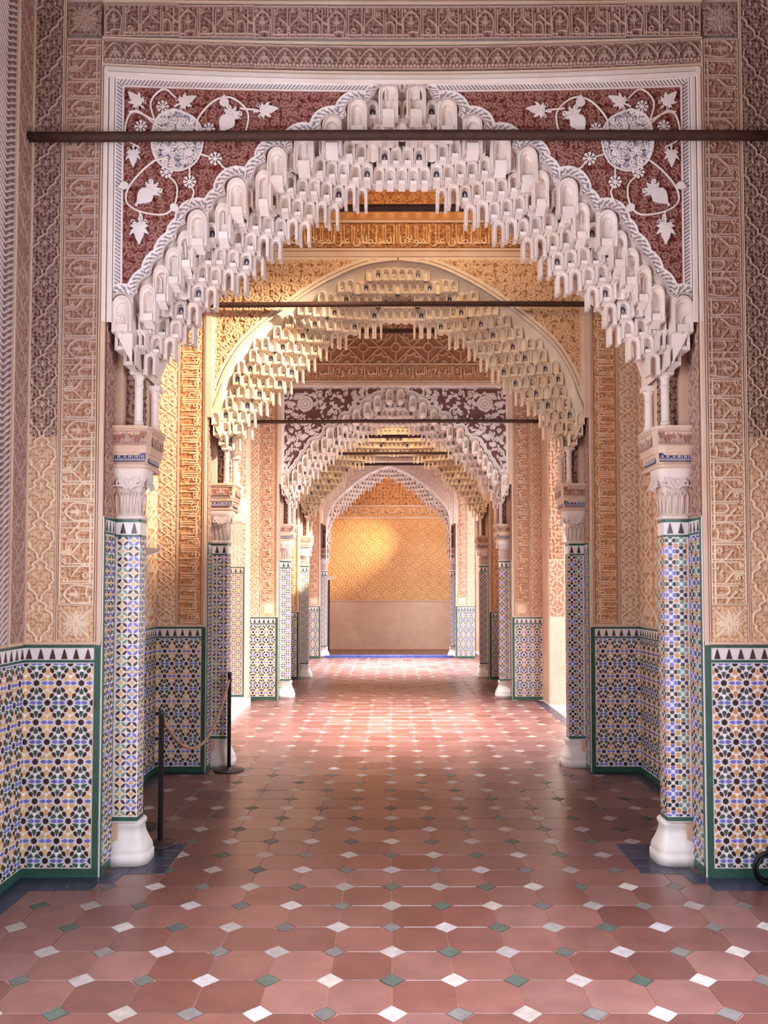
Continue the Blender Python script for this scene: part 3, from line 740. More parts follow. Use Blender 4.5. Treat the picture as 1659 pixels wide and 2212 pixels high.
def funnel(kind, T, D, name, mat):
    """solid muqarnas core: front outline to inner edge to back outline, and the wall above"""
    o = resample(OUT[kind] if kind != 'A' else curve([(-1.50, 2.80), (-1.60, 3.0), (-1.59, 3.14), (-1.43, 3.24), (-1.3, 3.45), (-1.2, 3.60), (-1.0, 3.73), (-.80, 3.90), (-.62, 4.03), (-.45, 4.14), (-.3, 4.24), (-.17, 4.36), (0, 4.40)], 5), 60)
    i = resample(INN[kind], 60)
    o = np.concatenate([o, (o * [-1, 1])[::-1][1:]]); i = np.concatenate([i, (i * [-1, 1])[::-1][1:]])
    n = len(o); mb = MB(); V = []; F = []
    up = i + (o - i) * 0.22
    rows = []
    for t in np.linspace(0, 1, 7): rows.append((o + (up - o) * t, .03 + (D + .04) * t ** .9))
    rows.append((up, T - D * 0.9))
    for t in np.linspace(0.2, 1, 5): rows.append((up + (o - up) * t, T - D * .9 + (D * .9 - .02) * t))
    for P, y in rows:
        for x, z in P: V.append((x, y, z))
    for r in range(len(rows) - 1):
        for k in range(n - 1): F.append((r * n + k + 1, r * n + k, (r + 1) * n + k, (r + 1) * n + k + 1))
    mb.add(V, F)
    # wall faces above the outline, front and back, up to 4.46
    for y, fl in ((.03, 0), (T - .02, 1)):
        V = []; F = []
        for x, z in o:
            xx = x if abs(x) < 1.58 else math.copysign(1.66, x)
            V.append((x, y, z)); V.append((xx, y, 4.47))
        for k in range(n - 1):
            f = (2 * k, 2 * k + 2, 2 * k + 3, 2 * k + 1); F.append(f if not fl else f[::-1])
        mb.add(V, F)
    mb.box(-2.058, 2.058, .03, T - .02, 4.47, 5.4)
    return mb.mesh(name, M[mat], smooth=False)
def niches(kind, p, qh, D, arch, base, mat, individual=True, hk=1.85, scale_all=1.0, seed=3):
    R = random.Random(seed); O = OUT[kind]; I = INN[kind]
    poly = list(O) + [(0.3, O[-1][1]), (0.3, I[-1][1])] + list(I)[::-1]
    cells = []
    nz = int((4.5 - 2.1) / qh); nx = int(1.7 / p) + 1
    X = []; Zc = []; J = []
    for j in range(nz):
        for i in range(nx + 1):
            x = -(i + (0.5 if j % 2 else 0)) * p; z = 2.10 + j * qh
            X.append(x); Zc.append(z); J.append((i, j))
    X = np.array(X); Zc = np.array(Zc)
    zc = Zc + qh * hk * .5
    ins = inside(X, zc, poly); do, _ = dist_path(X, zc, O); di, _ = dist_path(X, zc, I)
    for k in np.argsort(Zc):
        if not ins[k] or (do[k] < (p * .42 if kind != 'B' else .055)): continue
        t = do[k] / (do[k] + di[k]); y = max(0.012, D * (round(t * 6) / 6) ** .95)
        z = Zc[k]; x = X[k]
        ii, jj = J[k]
        kd = 'open' if di[k] < qh * .56 else ('rib' if (ii + 2 * jj) % 5 == 0 and t < .6 else ('painted' if (ii * 3 + jj) % 5 == 2 else ('motif' if (ii + jj) % 2 else 'plain')))
        cells.append((x, y, z, kd, t))
        if abs(x) > 1e-4: cells.append((-x, y, z, kd, t))
    if kind != 'C':
        for x, y, z in ((1.575, .012, 3.02), (1.565, .03, 2.93), (1.52, .05, 2.85), (1.50, .07, 2.95)):
            cells.append((x, y, z - .05, 'motif', .5)); cells.append((-x, y, z - .05, 'motif', .5))
    # big hoods right under each lobe of the outline
    big = []
    if kind == 'A':
        for x0, z0, x1, z1, b in LOBES:
            if b > .03:
                mx = (x0 + x1) / 2 ; mz = (z0 + z1) / 2 + b * 1.05
                big += [(mx, .004, mz)] + ([(-mx, .004, mz)])
            else:
                mx, mz = (x0 + x1) / 2 + .018, (z0 + z1) / 2 + .012
                big += [(mx, .012, mz), (-mx, .012, mz)]
    hc = qh * hk
    rest = MB()
    n = 0
    def put(x, y, z, me_kd, pp, hh):
        nonlocal n
        n += 1
        if individual:
            o = ob('muqarnas_niche', get_niche(pp, hh, me_kd, mat), arch, (base[0] + x, base[1] + y + R.uniform(-.003, .003), base[2] + z))
        else:
            s = niche_mesh(pp, hh, me_kd); b = len(rest.V)
            rest.V += [(v[0] + x, v[1] + y, v[2] + z) for v in s.V]; rest.F += [tuple(a + b for a in f) for f in s.F]; rest.mi += s.mi; rest.C += s.C
    for x, y, z, kd, t in cells: put(x, y, z, kd, p, hc)
    for x, y, z in big: put(x, y, z - .20, 'plain' if abs(x) < 1.45 else 'motif', .112 if y < .01 else .088, .20)
    if not individual:
        r = rest.obj('muqarnas_niches', [M[mat], M['paintblue']], arch, base, cols=True); r['kind'] = 'stuff'
    return n

# --- spandrel relief of the first type ---
def mould_frame(mb, x0, x1, zt, zb, wd, y=-.012, lines=2):
    """white moulding: legs and top with a recessed line; left, right, top"""
    n = 24
    def topseg(za, zb2, ya, yb):
        V = []; F = []
        for k in range(n + 1):
            x = x0 + (x1 - x0) * k / n
            for z, yy in ((za, 0.0), (za, ya), (zb2, yb), (zb2, 0.0)): V.append((x, yy, z + float(warp(x, z))))
        for k in range(n):
            for m in range(3): F.append((k * 4 + m, k * 4 + m + 1, (k + 1) * 4 + m + 1, (k + 1) * 4 + m)[::-1])
        mb.add(V, F)
    topseg(zt - wd, zt - wd * .55, y, y * 1.3); topseg(zt - wd * .45, zt, y * 1.3, y)
    for s, xx in ((1, x0), (-1, x1)):
        mb.bbox(min(xx, xx + s * wd * .42), max(xx, xx + s * wd * .42), y * 1.3, 0, zb, zt)
        mb.bbox(min(xx + s * wd * .5, xx + s * wd), max(xx + s * wd * .5, xx + s * wd), y, 0, zb, zt - wd * .5)
def spandrel_A(res, depth=.012, key='A'):
    x0, z0 = -1.60, 3.02; w, h = 1.60, 1.40
    f = HF(w, h, res, depth=depth)
    GX, GZ = f.X + x0, f.Z + z0
    O = OUT['A']; poly = list(O) + [(0, 5), (-1.7, 5), (-1.7, 2.7)]
    d, sp = dist_path(GX, GZ, O); ins = inside(GX, GZ, poly)
    far = (f.w - 1)
    # frame distance: from the left edge and the top edge
    zt = 4.402; fx = GX - x0; fz = zt - GZ; fd = np.minimum(fx, fz)
    along = np.where(fx < fz, GZ, GX)
    f.scroll_fill(0.058, 0.0095, 0.62, 21, None, .8)
    f.scroll_fill(0.031, 0.0045, 0.34, 22, None, .3)
    Hs = f.H
    rope = 0.35 + 0.65 * (np.sin(2 * pi * (sp + d * .6) / 0.021) > -.1)
    rope2 = 0.35 + 0.65 * (np.sin(2 * pi * (along + fd * .7) / 0.021) > -.1)
    cls = np.zeros_like(Hs)
    Hn = Hs.copy()
    m = (fd >= .006) & (fd < .040); Hn = np.where(m, .85 * rope2 * .8, Hn); cls = np.where(m, 1, cls)
    m = (fd >= .040) & (fd < .050); Hn = np.where(m, 1.0, Hn); cls = np.where(m, 0, cls)
    m = (fd < .006); Hn = np.where(m, .9, Hn)
    inb = (d < .062)
    Hn = np.where(d < .062, 1.0, Hn); cls = np.where(d < .062, 0, cls)
    m = (d >= .014) & (d < .050); Hn = np.where(m, .85 * rope * .8, Hn); cls = np.where(m, 1, cls)
    m = (d >= .007) & (d < .010); Hn = np.where(m, .6, Hn); cls = np.where(m, 2, cls)
    f.H = np.clip(Hn, 0, 1)
    keep = ins & (GZ < zt + .012) & (GX <= 0.0005)
    def colf(s, C, H):
        t = np.clip(H * 1.3, 0, 1)[..., None]
        red = np.array(lin(98, 34, 30)); redtop = np.array(lin(166, 120, 112))
        A = red * (1 - t) + redtop * t
        whitez = (cls == 0) & (Hn >= .88)
        B = G_BLUE * (1 - np.clip(H * 1.5, 0, 1)[..., None]) + T_WHITE * np.clip(H * 1.5, 0, 1)[..., None]
        C = np.where((cls == 1)[..., None], B, np.where(whitez[..., None], T_WHITE, A))
        return np.where((cls == 2)[..., None], np.array(lin(150, 70, 66)), C)
    def wp(X, Z): return warp(X, Z)
    return f.mesh('spandrel_relief', T_WHITE, G_RED, keep=keep, colf=colf, warp=wp, x0=x0, z0=z0)
def cut(name, w, h, res, draw, mat='white', depth=.016, thr=.25):
    """flat carved ornament: relief kept only where it stands proud"""
    f = HF(w, h, res, depth=depth); draw(f)
    return f.mesh(name, T_WHITE, T_WHITE * .8, mat=M['stucco'], keep=f.H > thr, x0=-w / 2, z0=-h / 2)
def d_rosette(f):
    c = f.w / 2; r = f.w * .47
    for k in range(8):
        a = k * pi / 4; f.disc(c + r * .62 * cos(a), c + r * .62 * sin(a), r * .33, .9)
    f.disc(c, c, r * .72, .9)
    for k in range(8):
        a = k * pi / 4 + pi / 8; f.stroke([(c + r * .35 * cos(a), c + r * .35 * sin(a)), (c + r * .85 * cos(a), c + r * .85 * sin(a))], f.w * .045, .1, mode='min')
    f.disc(c, c, r * .24, 1.0)
def d_lily(f):
    c = f.w / 2; L = f.h
    f.leaf(c, L * .34, pi / 2, L * .66, L * .36, 1.0, False)
    for s in (-1, 1):
        f.stroke(curve([(c, L * .34), (c + s * L * .12, L * .46), (c + s * L * .26, L * .60)], 4), L * .07, .95); f.leaf(c + s * L * .08, L * .42, pi / 2 - s * .75, L * .36, L * .17, .95, False)
        f.leaf(c, L * .36, pi / 2 - s * 1.55, L * .34, L * .16, .95, False); f.disc(c + s * L * .20, L * .22, L * .075, .95, r2=L * .03)
        f.stroke([(c, L * .30), (c + s * L * .13, L * .26)], L * .05, .9)
    f.stroke([(c, 0), (c, L * .4)], L * .055, .9); f.disc(c, L * .14, L * .06, .9)
def d_acorn(f):
    c = f.w / 2; L = f.h
    f.leaf(c, L * .34, pi / 2, L * .60, L * .52, 1.0, False); f.disc(c, L * .55, L * .2, 1.0)
    for s in (-1, 1):
        f.leaf(c, L * .40, -pi / 2 + s * 1.2, L * .36, L * .13, .95); f.spiral(c + s * L * .20, L * .20, L * .11, pi / 2, 1.0, L * .05, .95, s)
        f.leaf(c, L * .34, -pi / 2 + s * .7, L * .34, L * .12, .95)
    f.leaf(c, L * .34, -pi / 2, L * .33, L * .14, .95); f.disc(c, L * .95, L * .05, .9)
def d_teardrop(f):
    c = f.w / 2; L = f.h
    f.leaf(c, L * .05, pi / 2, L * .95, L * .75, 1.0, False); f.spiral(c + L * .1, L * .45, L * .16, 0, .8, L * .05, .2, 1, False)
def med_pts():
    return curve([(-.02, .185), (-.10, .15), (-.138, .06), (-.135, -.05), (-.09, -.13), (0, -.165), (.09, -.13), (.135, -.05), (.138, .06), (.085, .14), (-.02, .185)], 5)
def medallion():
    f = HF(.30, .38, .0027, depth=.014); P = [(x + .15, z + .18) for x, z in med_pts()]
    f.scroll_fill(.05, .009, .8, 8); f.scroll_fill(.028, .005, .5, 9)
    for x, z, a in ((.15, .25, 1.2), (.10, .12, 2), (.20, .10, 1), (.15, .18, -.6), (.22, .2, 2.6)): f.leaf(x, z, a, .06, .03, 1)
    ins = inside(f.X, f.Z, P); d, _ = dist_path(f.X, f.Z, P)
    f.H = np.where(d < .007, 1, f.H)
    def colf(s, C, H):
        t = np.clip(H * 1.3, 0, 1)[..., None]; return np.array(lin(92, 92, 122)) * (1 - t) + T_WHITE * t
    return f.mesh('medallion', T_WHITE, G_BLUE, keep=ins | (d < .007), colf=colf, x0=-.15, z0=-.18)
ORN = [('rosette', -1.333, 4.238, .072, 0), ('rosette', -1.453, 4.12, .072, 0), ('rosette', -1.308, 3.859, .072, 0), ('rosette', -1.179, 3.804, .074, 0), ('rosette', -1.038, 3.936, .076, 0), ('rosette', -1.075, 4.11, .07, 0),
       ('lily', -1.48, 4.27, .125, .75), ('lily', -1.205, 4.27, .125, -1.15), ('lily', -.755, 4.225, .13, -1.45), ('lily', -1.492, 3.95, .12, pi), ('lily', -1.453, 3.53, .15, pi),
       ('acorn', -.965, 4.165, .17, 2.6), ('acorn', -1.41, 3.735, .17, 2.35), ('teardrop', -.99, 4.275, .07, 0), ('teardrop', -1.545, 3.78, .06, 1.9), ('teardrop', -1.26, 3.655, .06, -2.4)]
VINES = [curve([(-1.52, 4.20), (-1.46, 4.20), (-1.36, 4.12), (-1.28, 4.10)], 6), curve([(-1.36, 4.11), (-1.40, 4.25), (-1.33, 4.33), (-1.26, 4.28)], 6), curve([(-1.34, 4.13), (-1.50, 4.20), (-1.54, 4.06), (-1.46, 4.0)], 6),
         curve([(-1.12, 4.05), (-1.14, 4.15), (-1.05, 4.26), (-.95, 4.28), (-.86, 4.20), (-.87, 4.09), (-.90, 4.06)], 6), curve([(-.90, 4.22), (-.80, 4.21)], 4),
         curve([(-1.30, 3.93), (-1.38, 3.92), (-1.50, 3.80), (-1.53, 3.70), (-1.46, 3.64), (-1.32, 3.62), (-1.26, 3.68), (-1.25, 3.78), (-1.30, 3.84)], 6), curve([(-1.46, 3.64), (-1.44, 3.60), (-1.45, 3.55)], 4),
         curve([(-1.18, 3.84), (-1.18, 3.90)], 3), curve([(-1.12, 3.96), (-1.07, 3.945)], 3), curve([(-1.02, 3.92), (-.985, 3.88), (-.94, 3.875)], 4), curve([(-1.17, 3.78), (-1.155, 3.74), (-1.18, 3.68)], 4)]

# ------------------------------------------------------------------ engaged columns
def column(arch_name, k, s, Yf, individual, patt, label, T=.62, XC=0.0, grp=None, dx=0.0, Ztile=1.945):
    """s=-1 left, +1 right. Front face at Yf+.18, |x| 1.46..1.61"""
    xi, xo, YB = 1.490, 1.634, .30
    root = thing('engaged_column', label, 'column', (XC + s * 1.535, Yf + .18, 0), grp)
    L0 = (-(XC + s * 1.535) + XC, -.18, 0)   # arch space -> local
    xa, xb = (s * xo, s * xi) if s < 0 else (s * xi, s * xo)
    def put(mb, name, mat, smooth=True, cols=False):
        return mb.obj(name, mat, root, L0, smooth=smooth, cols=cols)
    # base: plinth + scotia, spreading inwards
    key = ('colbase', s)
    def mkb():
        mb = MB()
        mb.rloft(xa, xb, .215, .34, [(.058, 0.0), (.058, .055), (.050, .062), (.052, .075), (.046, .095), (.030, .125), (.014, .165), (.008, .20), (.016, .212), (.018, .228), (.010, .240), (0, .246)], .03, 4)
        return mb.mesh('base', M['marble'], True)
    ob('base', cached(key, mkb), root, L0)
    # shaft body
    def mks():
        mb = MB(); mb.rloft(xa, xb, .182, YB, [(0, .24), (0, Ztile)], .008, 3); return mb.mesh('shaft', M['glazeground'])
    sh = ob('shaft', cached(('shaft', s), mks), root, L0)
    a = .062; w = .126 if s < 0 else .126; z0 = .275; h = Ztile - .10 - z0
    bx = -xi - .128 if s < 0 else xi + .002
    P, aa = patt(w, h, a, .031, .0); rest = lay_tiles(P, aa, w, h, sh, bx, z0, .182, individual, .0018)
    # inner face
    wi = .115
    P2, aa = patt(wi, h, a, .028, .0); r2 = lay_tiles(P2, aa, wi, h, sh, 0, z0, 0, False, .0018)
    V = []
    for x, y, z in r2.V:   # local (x along depth, y normal) -> inner face
        V.append((s * xi + s * y, .184 + x, z))
    F = r2.F if s < 0 else [f[::-1] for f in r2.F]
    b = len(rest.V); rest.V += V; rest.F += [tuple(i + b for i in f) for f in F]; rest.mi += r2.mi; rest.C += r2.C
    # merlon frieze on the front
    mr = merlons(w, .066, .062, bx, Ztile - .084, .182, sh, False); b = len(rest.V)
    rest.V += mr.V; rest.F += [tuple(i + b for i in f) for f in mr.F]; rest.mi += mr.mi; rest.C += mr.C
    if rest.V:
        r = rest.obj('tile_mosaic', M['glaze'], sh, cols=True); r['kind'] = 'stuff'
    def mkband():
        mb = MB()
        for za, zb in ((.248, .270), (Ztile - .100, Ztile - .088), (Ztile - .016, Ztile)):
            mb.rloft(xa, xb, .182, YB, [(.003, za), (.003, zb)], .008, 2)
        return mb.mesh('green_band', M['green'])
    ob('green_band', cached(('gband', s), mkband), sh)
    # astragal + capital
    def mkc():
        mb = MB()
        z = Ztile
        mb.rloft(xa, xb, .182, YB, [(0, z), (.010, z + .004), (.014, z + .012), (.010, z + .022), (-.004, z + .026), (-.010, z + .030), (-.010, z + .15), (-.004, z + .165), (.004, z + .18), (.012, z + .20), (.028, z + .245), (.040, z + .285), (.036, z + .290)], .02, 4)
        for k2 in range(4):   # acanthus loops
            x = xa + (k2 + .5) * (xb - xa) / 4
            mb.tube([(x - .013, .187, z + .035), (x - .015, .182, z + .13), (x, .178, z + .160), (x + .015, .182, z + .13), (x + .013, .187, z + .035)], .004, 6)
        for k2 in range(2):
            y = .195 + k2 * .052
            mb.tube([(s * xi + s * .006, y, z + .035), (s * xi - s * .002, y + .004, z + .13), (s * xi - s * .006, y + .022, z + .155), (s * xi - s * .002, y + .040, z + .13), (s * xi + s * .006, y + .044, z + .035)], .004, 6)
        return mb.mesh('capital', M['white'], True)
    ob('capital', cached(('capital', s), mkc), root, L0)
    def mkv():
        f = HF(.20, .12, .0030, depth=.016)
        for sx in (-1, 1):
            f.leaf(.10, .0, pi / 2 + sx * .62, .14, .045, 1.0); f.spiral(.10 + sx * .055, .040, .026, pi / 2, 1.2, .010, 1.0, sx)
            f.stroke(curve([(.10 + sx * .012, .0), (.10 + sx * .04, .018), (.10 + sx * .09, .02)], 4), .010, .9)
        f.leaf(.10, .03, pi / 2, .08, .03, .9)
        return f.mesh('volute_leaves', T_WHITE * .95, np.array(lin(120, 92, 78)), keep=f.H > .12, x0=-.10)
    vo = ob('volute_leaves', cached('volute', mkv), root, (L0[0] + s * 1.553, L0[1] + .160, Ztile + .168), (radians(-9), 0, 0))
    ob('volute_leaves', cached('volute', mkv), root, (L0[0] + s * 1.468, L0[1] + .27, Ztile + .168), (radians(-9), 0, -s * pi / 2))
    # impost
    def mki():
        mb = MB(); z = Ztile + .29
        mb.rloft(xa, xb, .182, .42, [(.038, z), (.044, z + .006), (.044, z + .018), (.034, z + .026), (.034, z + .030)], .006, 2)
        mb.rloft(xa, xb, .182, .42, [(.034, z + .030), (.046, z + .085)], .006, 2)
        mb.rloft(xa, xb, .182, .42, [(.052, z + .085), (.052, z + .096), (.060, z + .115), (.060, z + .122), (.056, z + .126), (.062, z + .215), (.070, z + .220), (.070, z + .236), (.0, z + .240)], .006, 2)
        return mb.mesh('impost', M['mould'])
    im = ob('impost', cached(('impost', s), mki), root, L0)
    zi = Ztile + .29
    def mkin():
        f = HF(.20, .050, .0027, depth=.004)
        R = random.Random(5)
        for k2 in range(16): f.stroke([(.008 + k2 * .0122, .008), (.008 + k2 * .0122, .008 + R.choice((.034, .034, .016)))], .0035, 1)
        f.stroke([(.0, .010), (.2, .010)], .004, 1)
        for k2 in range(6): f.disc(.02 + k2 * .032, .030, .006, 1, r2=.002)
        return f.mesh('inscription_band', np.array(lin(190, 184, 196)), np.array(lin(60, 60, 96)), x0=-.10, z0=0)
    ob('inscription_band', cached('colins', mkin), im, (s * 1.553, .134, zi + .033), (radians(-8), 0, 0))
    ob('inscription_band', cached('colins', mkin), im, (s * 1.446, .29, zi + .033), (radians(-8), 0, -s * pi / 2))
    def mkpf():
        f = HF(.22, .080, .0027, depth=.008); f.scroll_fill(.02, .004, .3, 2)
        for c0, hh in ((.11, 1), (.0, .8), (.22, .8)):
            f.leaf(c0, .012, pi / 2, .060 * hh, .028, 1)
            for sx in (-1, 1): f.leaf(c0, .012, pi / 2 + sx * .9, .048, .018, 1); f.spiral(c0 + sx * .032, .020, .012, 1.5, .9, .006, 1, sx)
        f.stroke([(0, .004), (.22, .004)], .006, 1); f.stroke([(0, .076), (.22, .076)], .006, 1)
        return f.mesh('palmette_band', T_UP, np.array(lin(150, 100, 84)), x0=-.11, z0=0)
    ob('palmette_band', cached('palm', mkpf), im, (s * 1.553, .120, zi + .129), (radians(-3), 0, 0))
    ob('palmette_band', cached('palm', mkpf), im, (s * 1.430, .30, zi + .129), (radians(-3), 0, -s * pi / 2))
    # colonnettes
    z = zi + .240
    for nm, xx, yy, hgt in (('colonnette', 1.515, .18, .33), ('colonnette', 1.465, .32, .27)):
        def mkq(hgt=hgt):
            mb = MB(); mb.lathe([(.034, 0), (.034, .012), (.026, .018), (.030, .030), (.024, .036), (.023, hgt - .10), (.029, hgt - .094), (.024, hgt - .085), (.025, hgt - .05), (.036, hgt - .030)], (0, 0), 14)
            mb.box(-.040, .040, -.040, .040, hgt - .030, hgt)
            return mb.mesh('colonnette', M['white'], False)
        ob(nm, cached(('colonnette', hgt), mkq), root, (L0[0] + s * xx, L0[1] + yy + .03, z))
    # carved back panel beside the colonnettes
    me = hm('colpanel', lambda: u_scroll(.14, .42, RN, .036, .008, 31), T_UP * .9, np.array(lin(120, 84, 70)), .012)
    ob('carved_panel', me, root, (L0[0] + (s * 1.555 - .07), L0[1] + .262, z))
    def mkcore():
        mb = MB(); mb.box(min(s * 1.49, s * 1.60), max(s * 1.49, s * 1.60), .272, T - .19, Ztile + .50, 3.0); return mb.mesh('springer_block', M['mould'])
    ob('springer_block', cached(('springer', s), mkcore), root, L0)
    return root

# ------------------------------------------------------------------ piers
def strip(parent, me, x, z0, z1, period, w, y=0.0, rot=0, horizontal=False, name='carved_panel', L0=(0, 0, 0), xdir=1):
    """stack copies of a unit upward from z1 down to z0"""
    n = max(1, int(round((z1 - z0) / period)))
    sc = (z1 - z0) / (n * period)
    for k in range(n):
        if rot == 0:
            ob(name, me, parent, (L0[0] + x, L0[1] + y, L0[2] + z0 + k * period * sc), (0, 0, 0), (1, 1, sc))
        elif rot < 0:   # text direction up, top towards -x ; unit x->+z
            ob(name, me, parent, (L0[0] + x + w, L0[1] + y, L0[2] + z0 + k * period * sc), (0, -pi / 2, 0), (sc, 1, 1))
        else:
            ob(name, me, parent, (L0[0] + x, L0[1] + y, L0[2] + z0 + (k + 1) * period * sc), (0, pi / 2, 0), (sc, 1, 1))
def hf_low(res): return None
def pier(k, s, Yf, style, label, T=.62, XC=0.0, level='near', grp=None, zd=1.244):
    xo = 2.06
    root = thing('pier', label, 'pier', (XC + s * 1.85, Yf + T / 2, 0), grp)
    L0 = (-(s * 1.85), -T / 2, 0)
    a, b = sorted((s * 1.64, s * 2.060))
    mb = MB(); mb.box(a, b, .004, T - .004, 0, 4.46)
    a2, b2 = sorted((s * 1.60, s * 1.66)); mb.box(a2, b2, .19, T - .19, 0, 3.0)
    mb.obj('masonry', M['plaster'], root, L0)
    near = level == 'near'
    res = {'near': RN, 'mid': RM, 'far': RF}[level]
    # front dado
    x0 = -xo if s < 0 else 1.64
    ad = .122
    dd = dado(root, (L0[0] + x0, L0[1] + .002, 0), 0, .42, zd, near, 'R' if s < 0 else 'L', ad, ox=None if s < 0 else 0.0, warmc='yellow' if s < 0 else 'orange', greenc='green' if s < 0 else 'slate')
    # jamb dado
    pj = lens_pieces if s < 0 else flower_pieces
    if s < 0: dado(root, (L0[0] - 1.638, L0[1] + .0, 0), pi / 2, .18, 1.945, False, 'L', .0655, ox=.03, patt=pj, bz=.05, gb=.02, name='jamb_tile_dado')
    else: dado(root, (L0[0] + 1.638, L0[1] + .18, 0), -pi / 2, .18, 1.945, False, 'R', .0655, ox=.03, patt=pj, bz=.05, gb=.02, name='jamb_tile_dado')
    # back dado and reveal beyond the column
    if s < 0: dado(root, (L0[0] - 1.638, L0[1] + T - .18, 0), pi / 2, .18, 1.945, False, 'R', .0655, ox=.03, patt=pj, bz=.05, gb=.02, name='jamb_tile_dado')
    else: dado(root, (L0[0] + 1.638, L0[1] + T, 0), -pi / 2, .18, 1.945, False, 'L', .0655, ox=.03, patt=pj, bz=.05, gb=.02, name='jamb_tile_dado')
    # mouldings
    m = MB()
    def vb(xa, xb, z0, z1, y=-.010, bb=.003):
        p, q2 = sorted((s * xa, s * xb)); m.bbox(p, q2, y, .003, z0, z1, bb)
    vb(1.640, 1.664, zd, 4.44, -.014); vb(1.668, 1.678, zd, 4.62, -.009); vb(1.879, 1.886, zd, 4.86, -.008); vb(1.889, 1.896, zd, 4.86, -.008)
    p, q2 = sorted((s * 1.64, s * 2.06)); m.bbox(p, q2, -.010, .003, zd + .002, zd + .018, .004)
    p, q2 = sorted((s * 1.68, s * 1.88)); m.bbox(p, q2, -.008, .003, zd + .212, zd + .222, .003)
    m.obj('plain_moulding', M['mould'], root, L0)
    yy = .001
    X1, X2 = (1.682, 1.877)
    xl = s * X2 if s < 0 else s * X1
    xz = -2.066 if s < 0 else 1.897
    # jamb carving above the tiles
    me = hm('jambstrip', lambda: u_lattice(.17, .24, RN), T_UP, np.array(lin(140, 98, 86)), .007)
    for kk in range(5):
        if s < 0: ob('carved_panel', me, root, (L0[0] - 1.637, L0[1] + .006, 1.955 + kk * .24), (0, 0, pi / 2))
        else: ob('carved_panel', me, root, (L0[0] + 1.637, L0[1] + .176, 1.955 + kk * .24), (0, 0, -pi / 2))
    if style == 'A':
        lo = dict(top=T_LOW, ground=G_LOW)
        me = hm(('floral', .195), lambda: u_floral(.195, .195, RN), T_LOW, np.array(lin(202, 154, 112)), .010)
        ob('carved_panel', me, root, (L0[0] + xl, L0[1] + yy, zd + .018))
        per = .43 * (X2 - X1) / .185
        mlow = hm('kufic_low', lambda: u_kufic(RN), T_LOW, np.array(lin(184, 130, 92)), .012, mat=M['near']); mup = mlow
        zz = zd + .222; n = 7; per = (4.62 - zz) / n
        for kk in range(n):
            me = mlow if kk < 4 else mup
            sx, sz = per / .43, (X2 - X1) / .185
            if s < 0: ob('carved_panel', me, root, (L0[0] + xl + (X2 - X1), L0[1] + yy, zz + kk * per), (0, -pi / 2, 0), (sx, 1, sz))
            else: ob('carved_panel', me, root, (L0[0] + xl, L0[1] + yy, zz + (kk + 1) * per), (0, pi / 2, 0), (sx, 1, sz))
        me = hm('corner_floral', lambda: u_floral(.195, .195, RN, seed=6), T_UP, np.array(lin(112, 78, 72)), .012)
        ob('carved_panel', me, root, (L0[0] + xl, L0[1] + yy, 4.64))
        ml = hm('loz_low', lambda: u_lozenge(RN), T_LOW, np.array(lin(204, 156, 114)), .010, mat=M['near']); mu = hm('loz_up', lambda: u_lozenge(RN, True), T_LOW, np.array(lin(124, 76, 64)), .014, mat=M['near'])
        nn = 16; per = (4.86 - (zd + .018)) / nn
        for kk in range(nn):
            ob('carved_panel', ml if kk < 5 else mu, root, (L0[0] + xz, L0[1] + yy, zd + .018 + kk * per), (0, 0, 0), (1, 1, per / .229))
    elif style == 'B':
        ml = hm(('lat', res), lambda: u_lattice(.17, .21, res), T_LOW, np.array(lin(186, 134, 96)), .010)
        nn = 15; per = (4.44 - (zd + .018)) / nn
        for kk in range(nn): ob('carved_panel', ml, root, (L0[0] + xz, L0[1] + yy, zd + .018 + kk * per), (0, 0, 0), (1, 1, per / .21))
        mg = hm(('nsk', res), lambda: u_naskh(.62, .19, res, 3), np.array(lin(232, 196, 160)), np.array(lin(172, 118, 80)), .012)
        lt = letters('izz', W_IZZ, .50, .085, .012, .004)
        n = 5; z0 = zd + .03; per = (4.44 - z0) / n
        for kk in range(n):
            ob('carved_panel', mg, root, (L0[0] + xl + (.193 if s < 0 else 0), L0[1] + yy, z0 + kk * per if s < 0 else z0 + (kk + 1) * per), (0, -pi / 2 if s < 0 else pi / 2, 0), (per / .62, 1, 1.02))
            p = (L0[0] + xl + (.176 if s < 0 else .017), L0[1] - .001, z0 + kk * per + (.04 if s < 0 else per - .04))
            ob('raised_inscription', lt, root, p, (0, -pi / 2 if s < 0 else pi / 2, 0), (per * .9 / .50, 1, 1.0))
    else:  # C: floral lattice outside, cursive motto inside
        ml = hm(('latC', res), lambda: u_lattice(.17, .28, res), T_LOW, np.array(lin(190, 140, 108)), .010)
        nn = 11; per = (4.44 - (zd + .018)) / nn
        for kk in range(nn): ob('carved_panel', ml, root, (L0[0] + xz, L0[1] + yy, zd + .018 + kk * per), (0, 0, 0), (1, 1, per / .28))
        me = hm(('floralC', res), lambda: u_floral(.195, .195, res), T_LOW, np.array(lin(184, 134, 104)), .010)
        ob('carved_panel', me, root, (L0[0] + xl, L0[1] + yy, zd + .018))
        mg = hm(('bgC', res), lambda: u_scroll(.195, .40, res, .034, .007, 5, .5), np.array(lin(214, 174, 148)), np.array(lin(178, 128, 104)), .007)
        lt = letters('ghalib', W_GHALIB, .46, .165, .012, .02)
        n = 7; z0 = zd + .222; per = (4.44 - z0) / n
        for kk in range(n):
            ob('carved_panel', mg, root, (L0[0] + xl, L0[1] + yy, z0 + kk * per), (0, 0, 0), (1, 1, per / .4))
            p = (L0[0] + xl + (.180 if s < 0 else .015), L0[1] - .005, z0 + kk * per + (.01 if s < 0 else per - .01))
            ob('raised_inscription', lt, root, p, (0, -pi / 2 if s < 0 else pi / 2, 0), (per * .95 / .46, 1, 1))
    return root

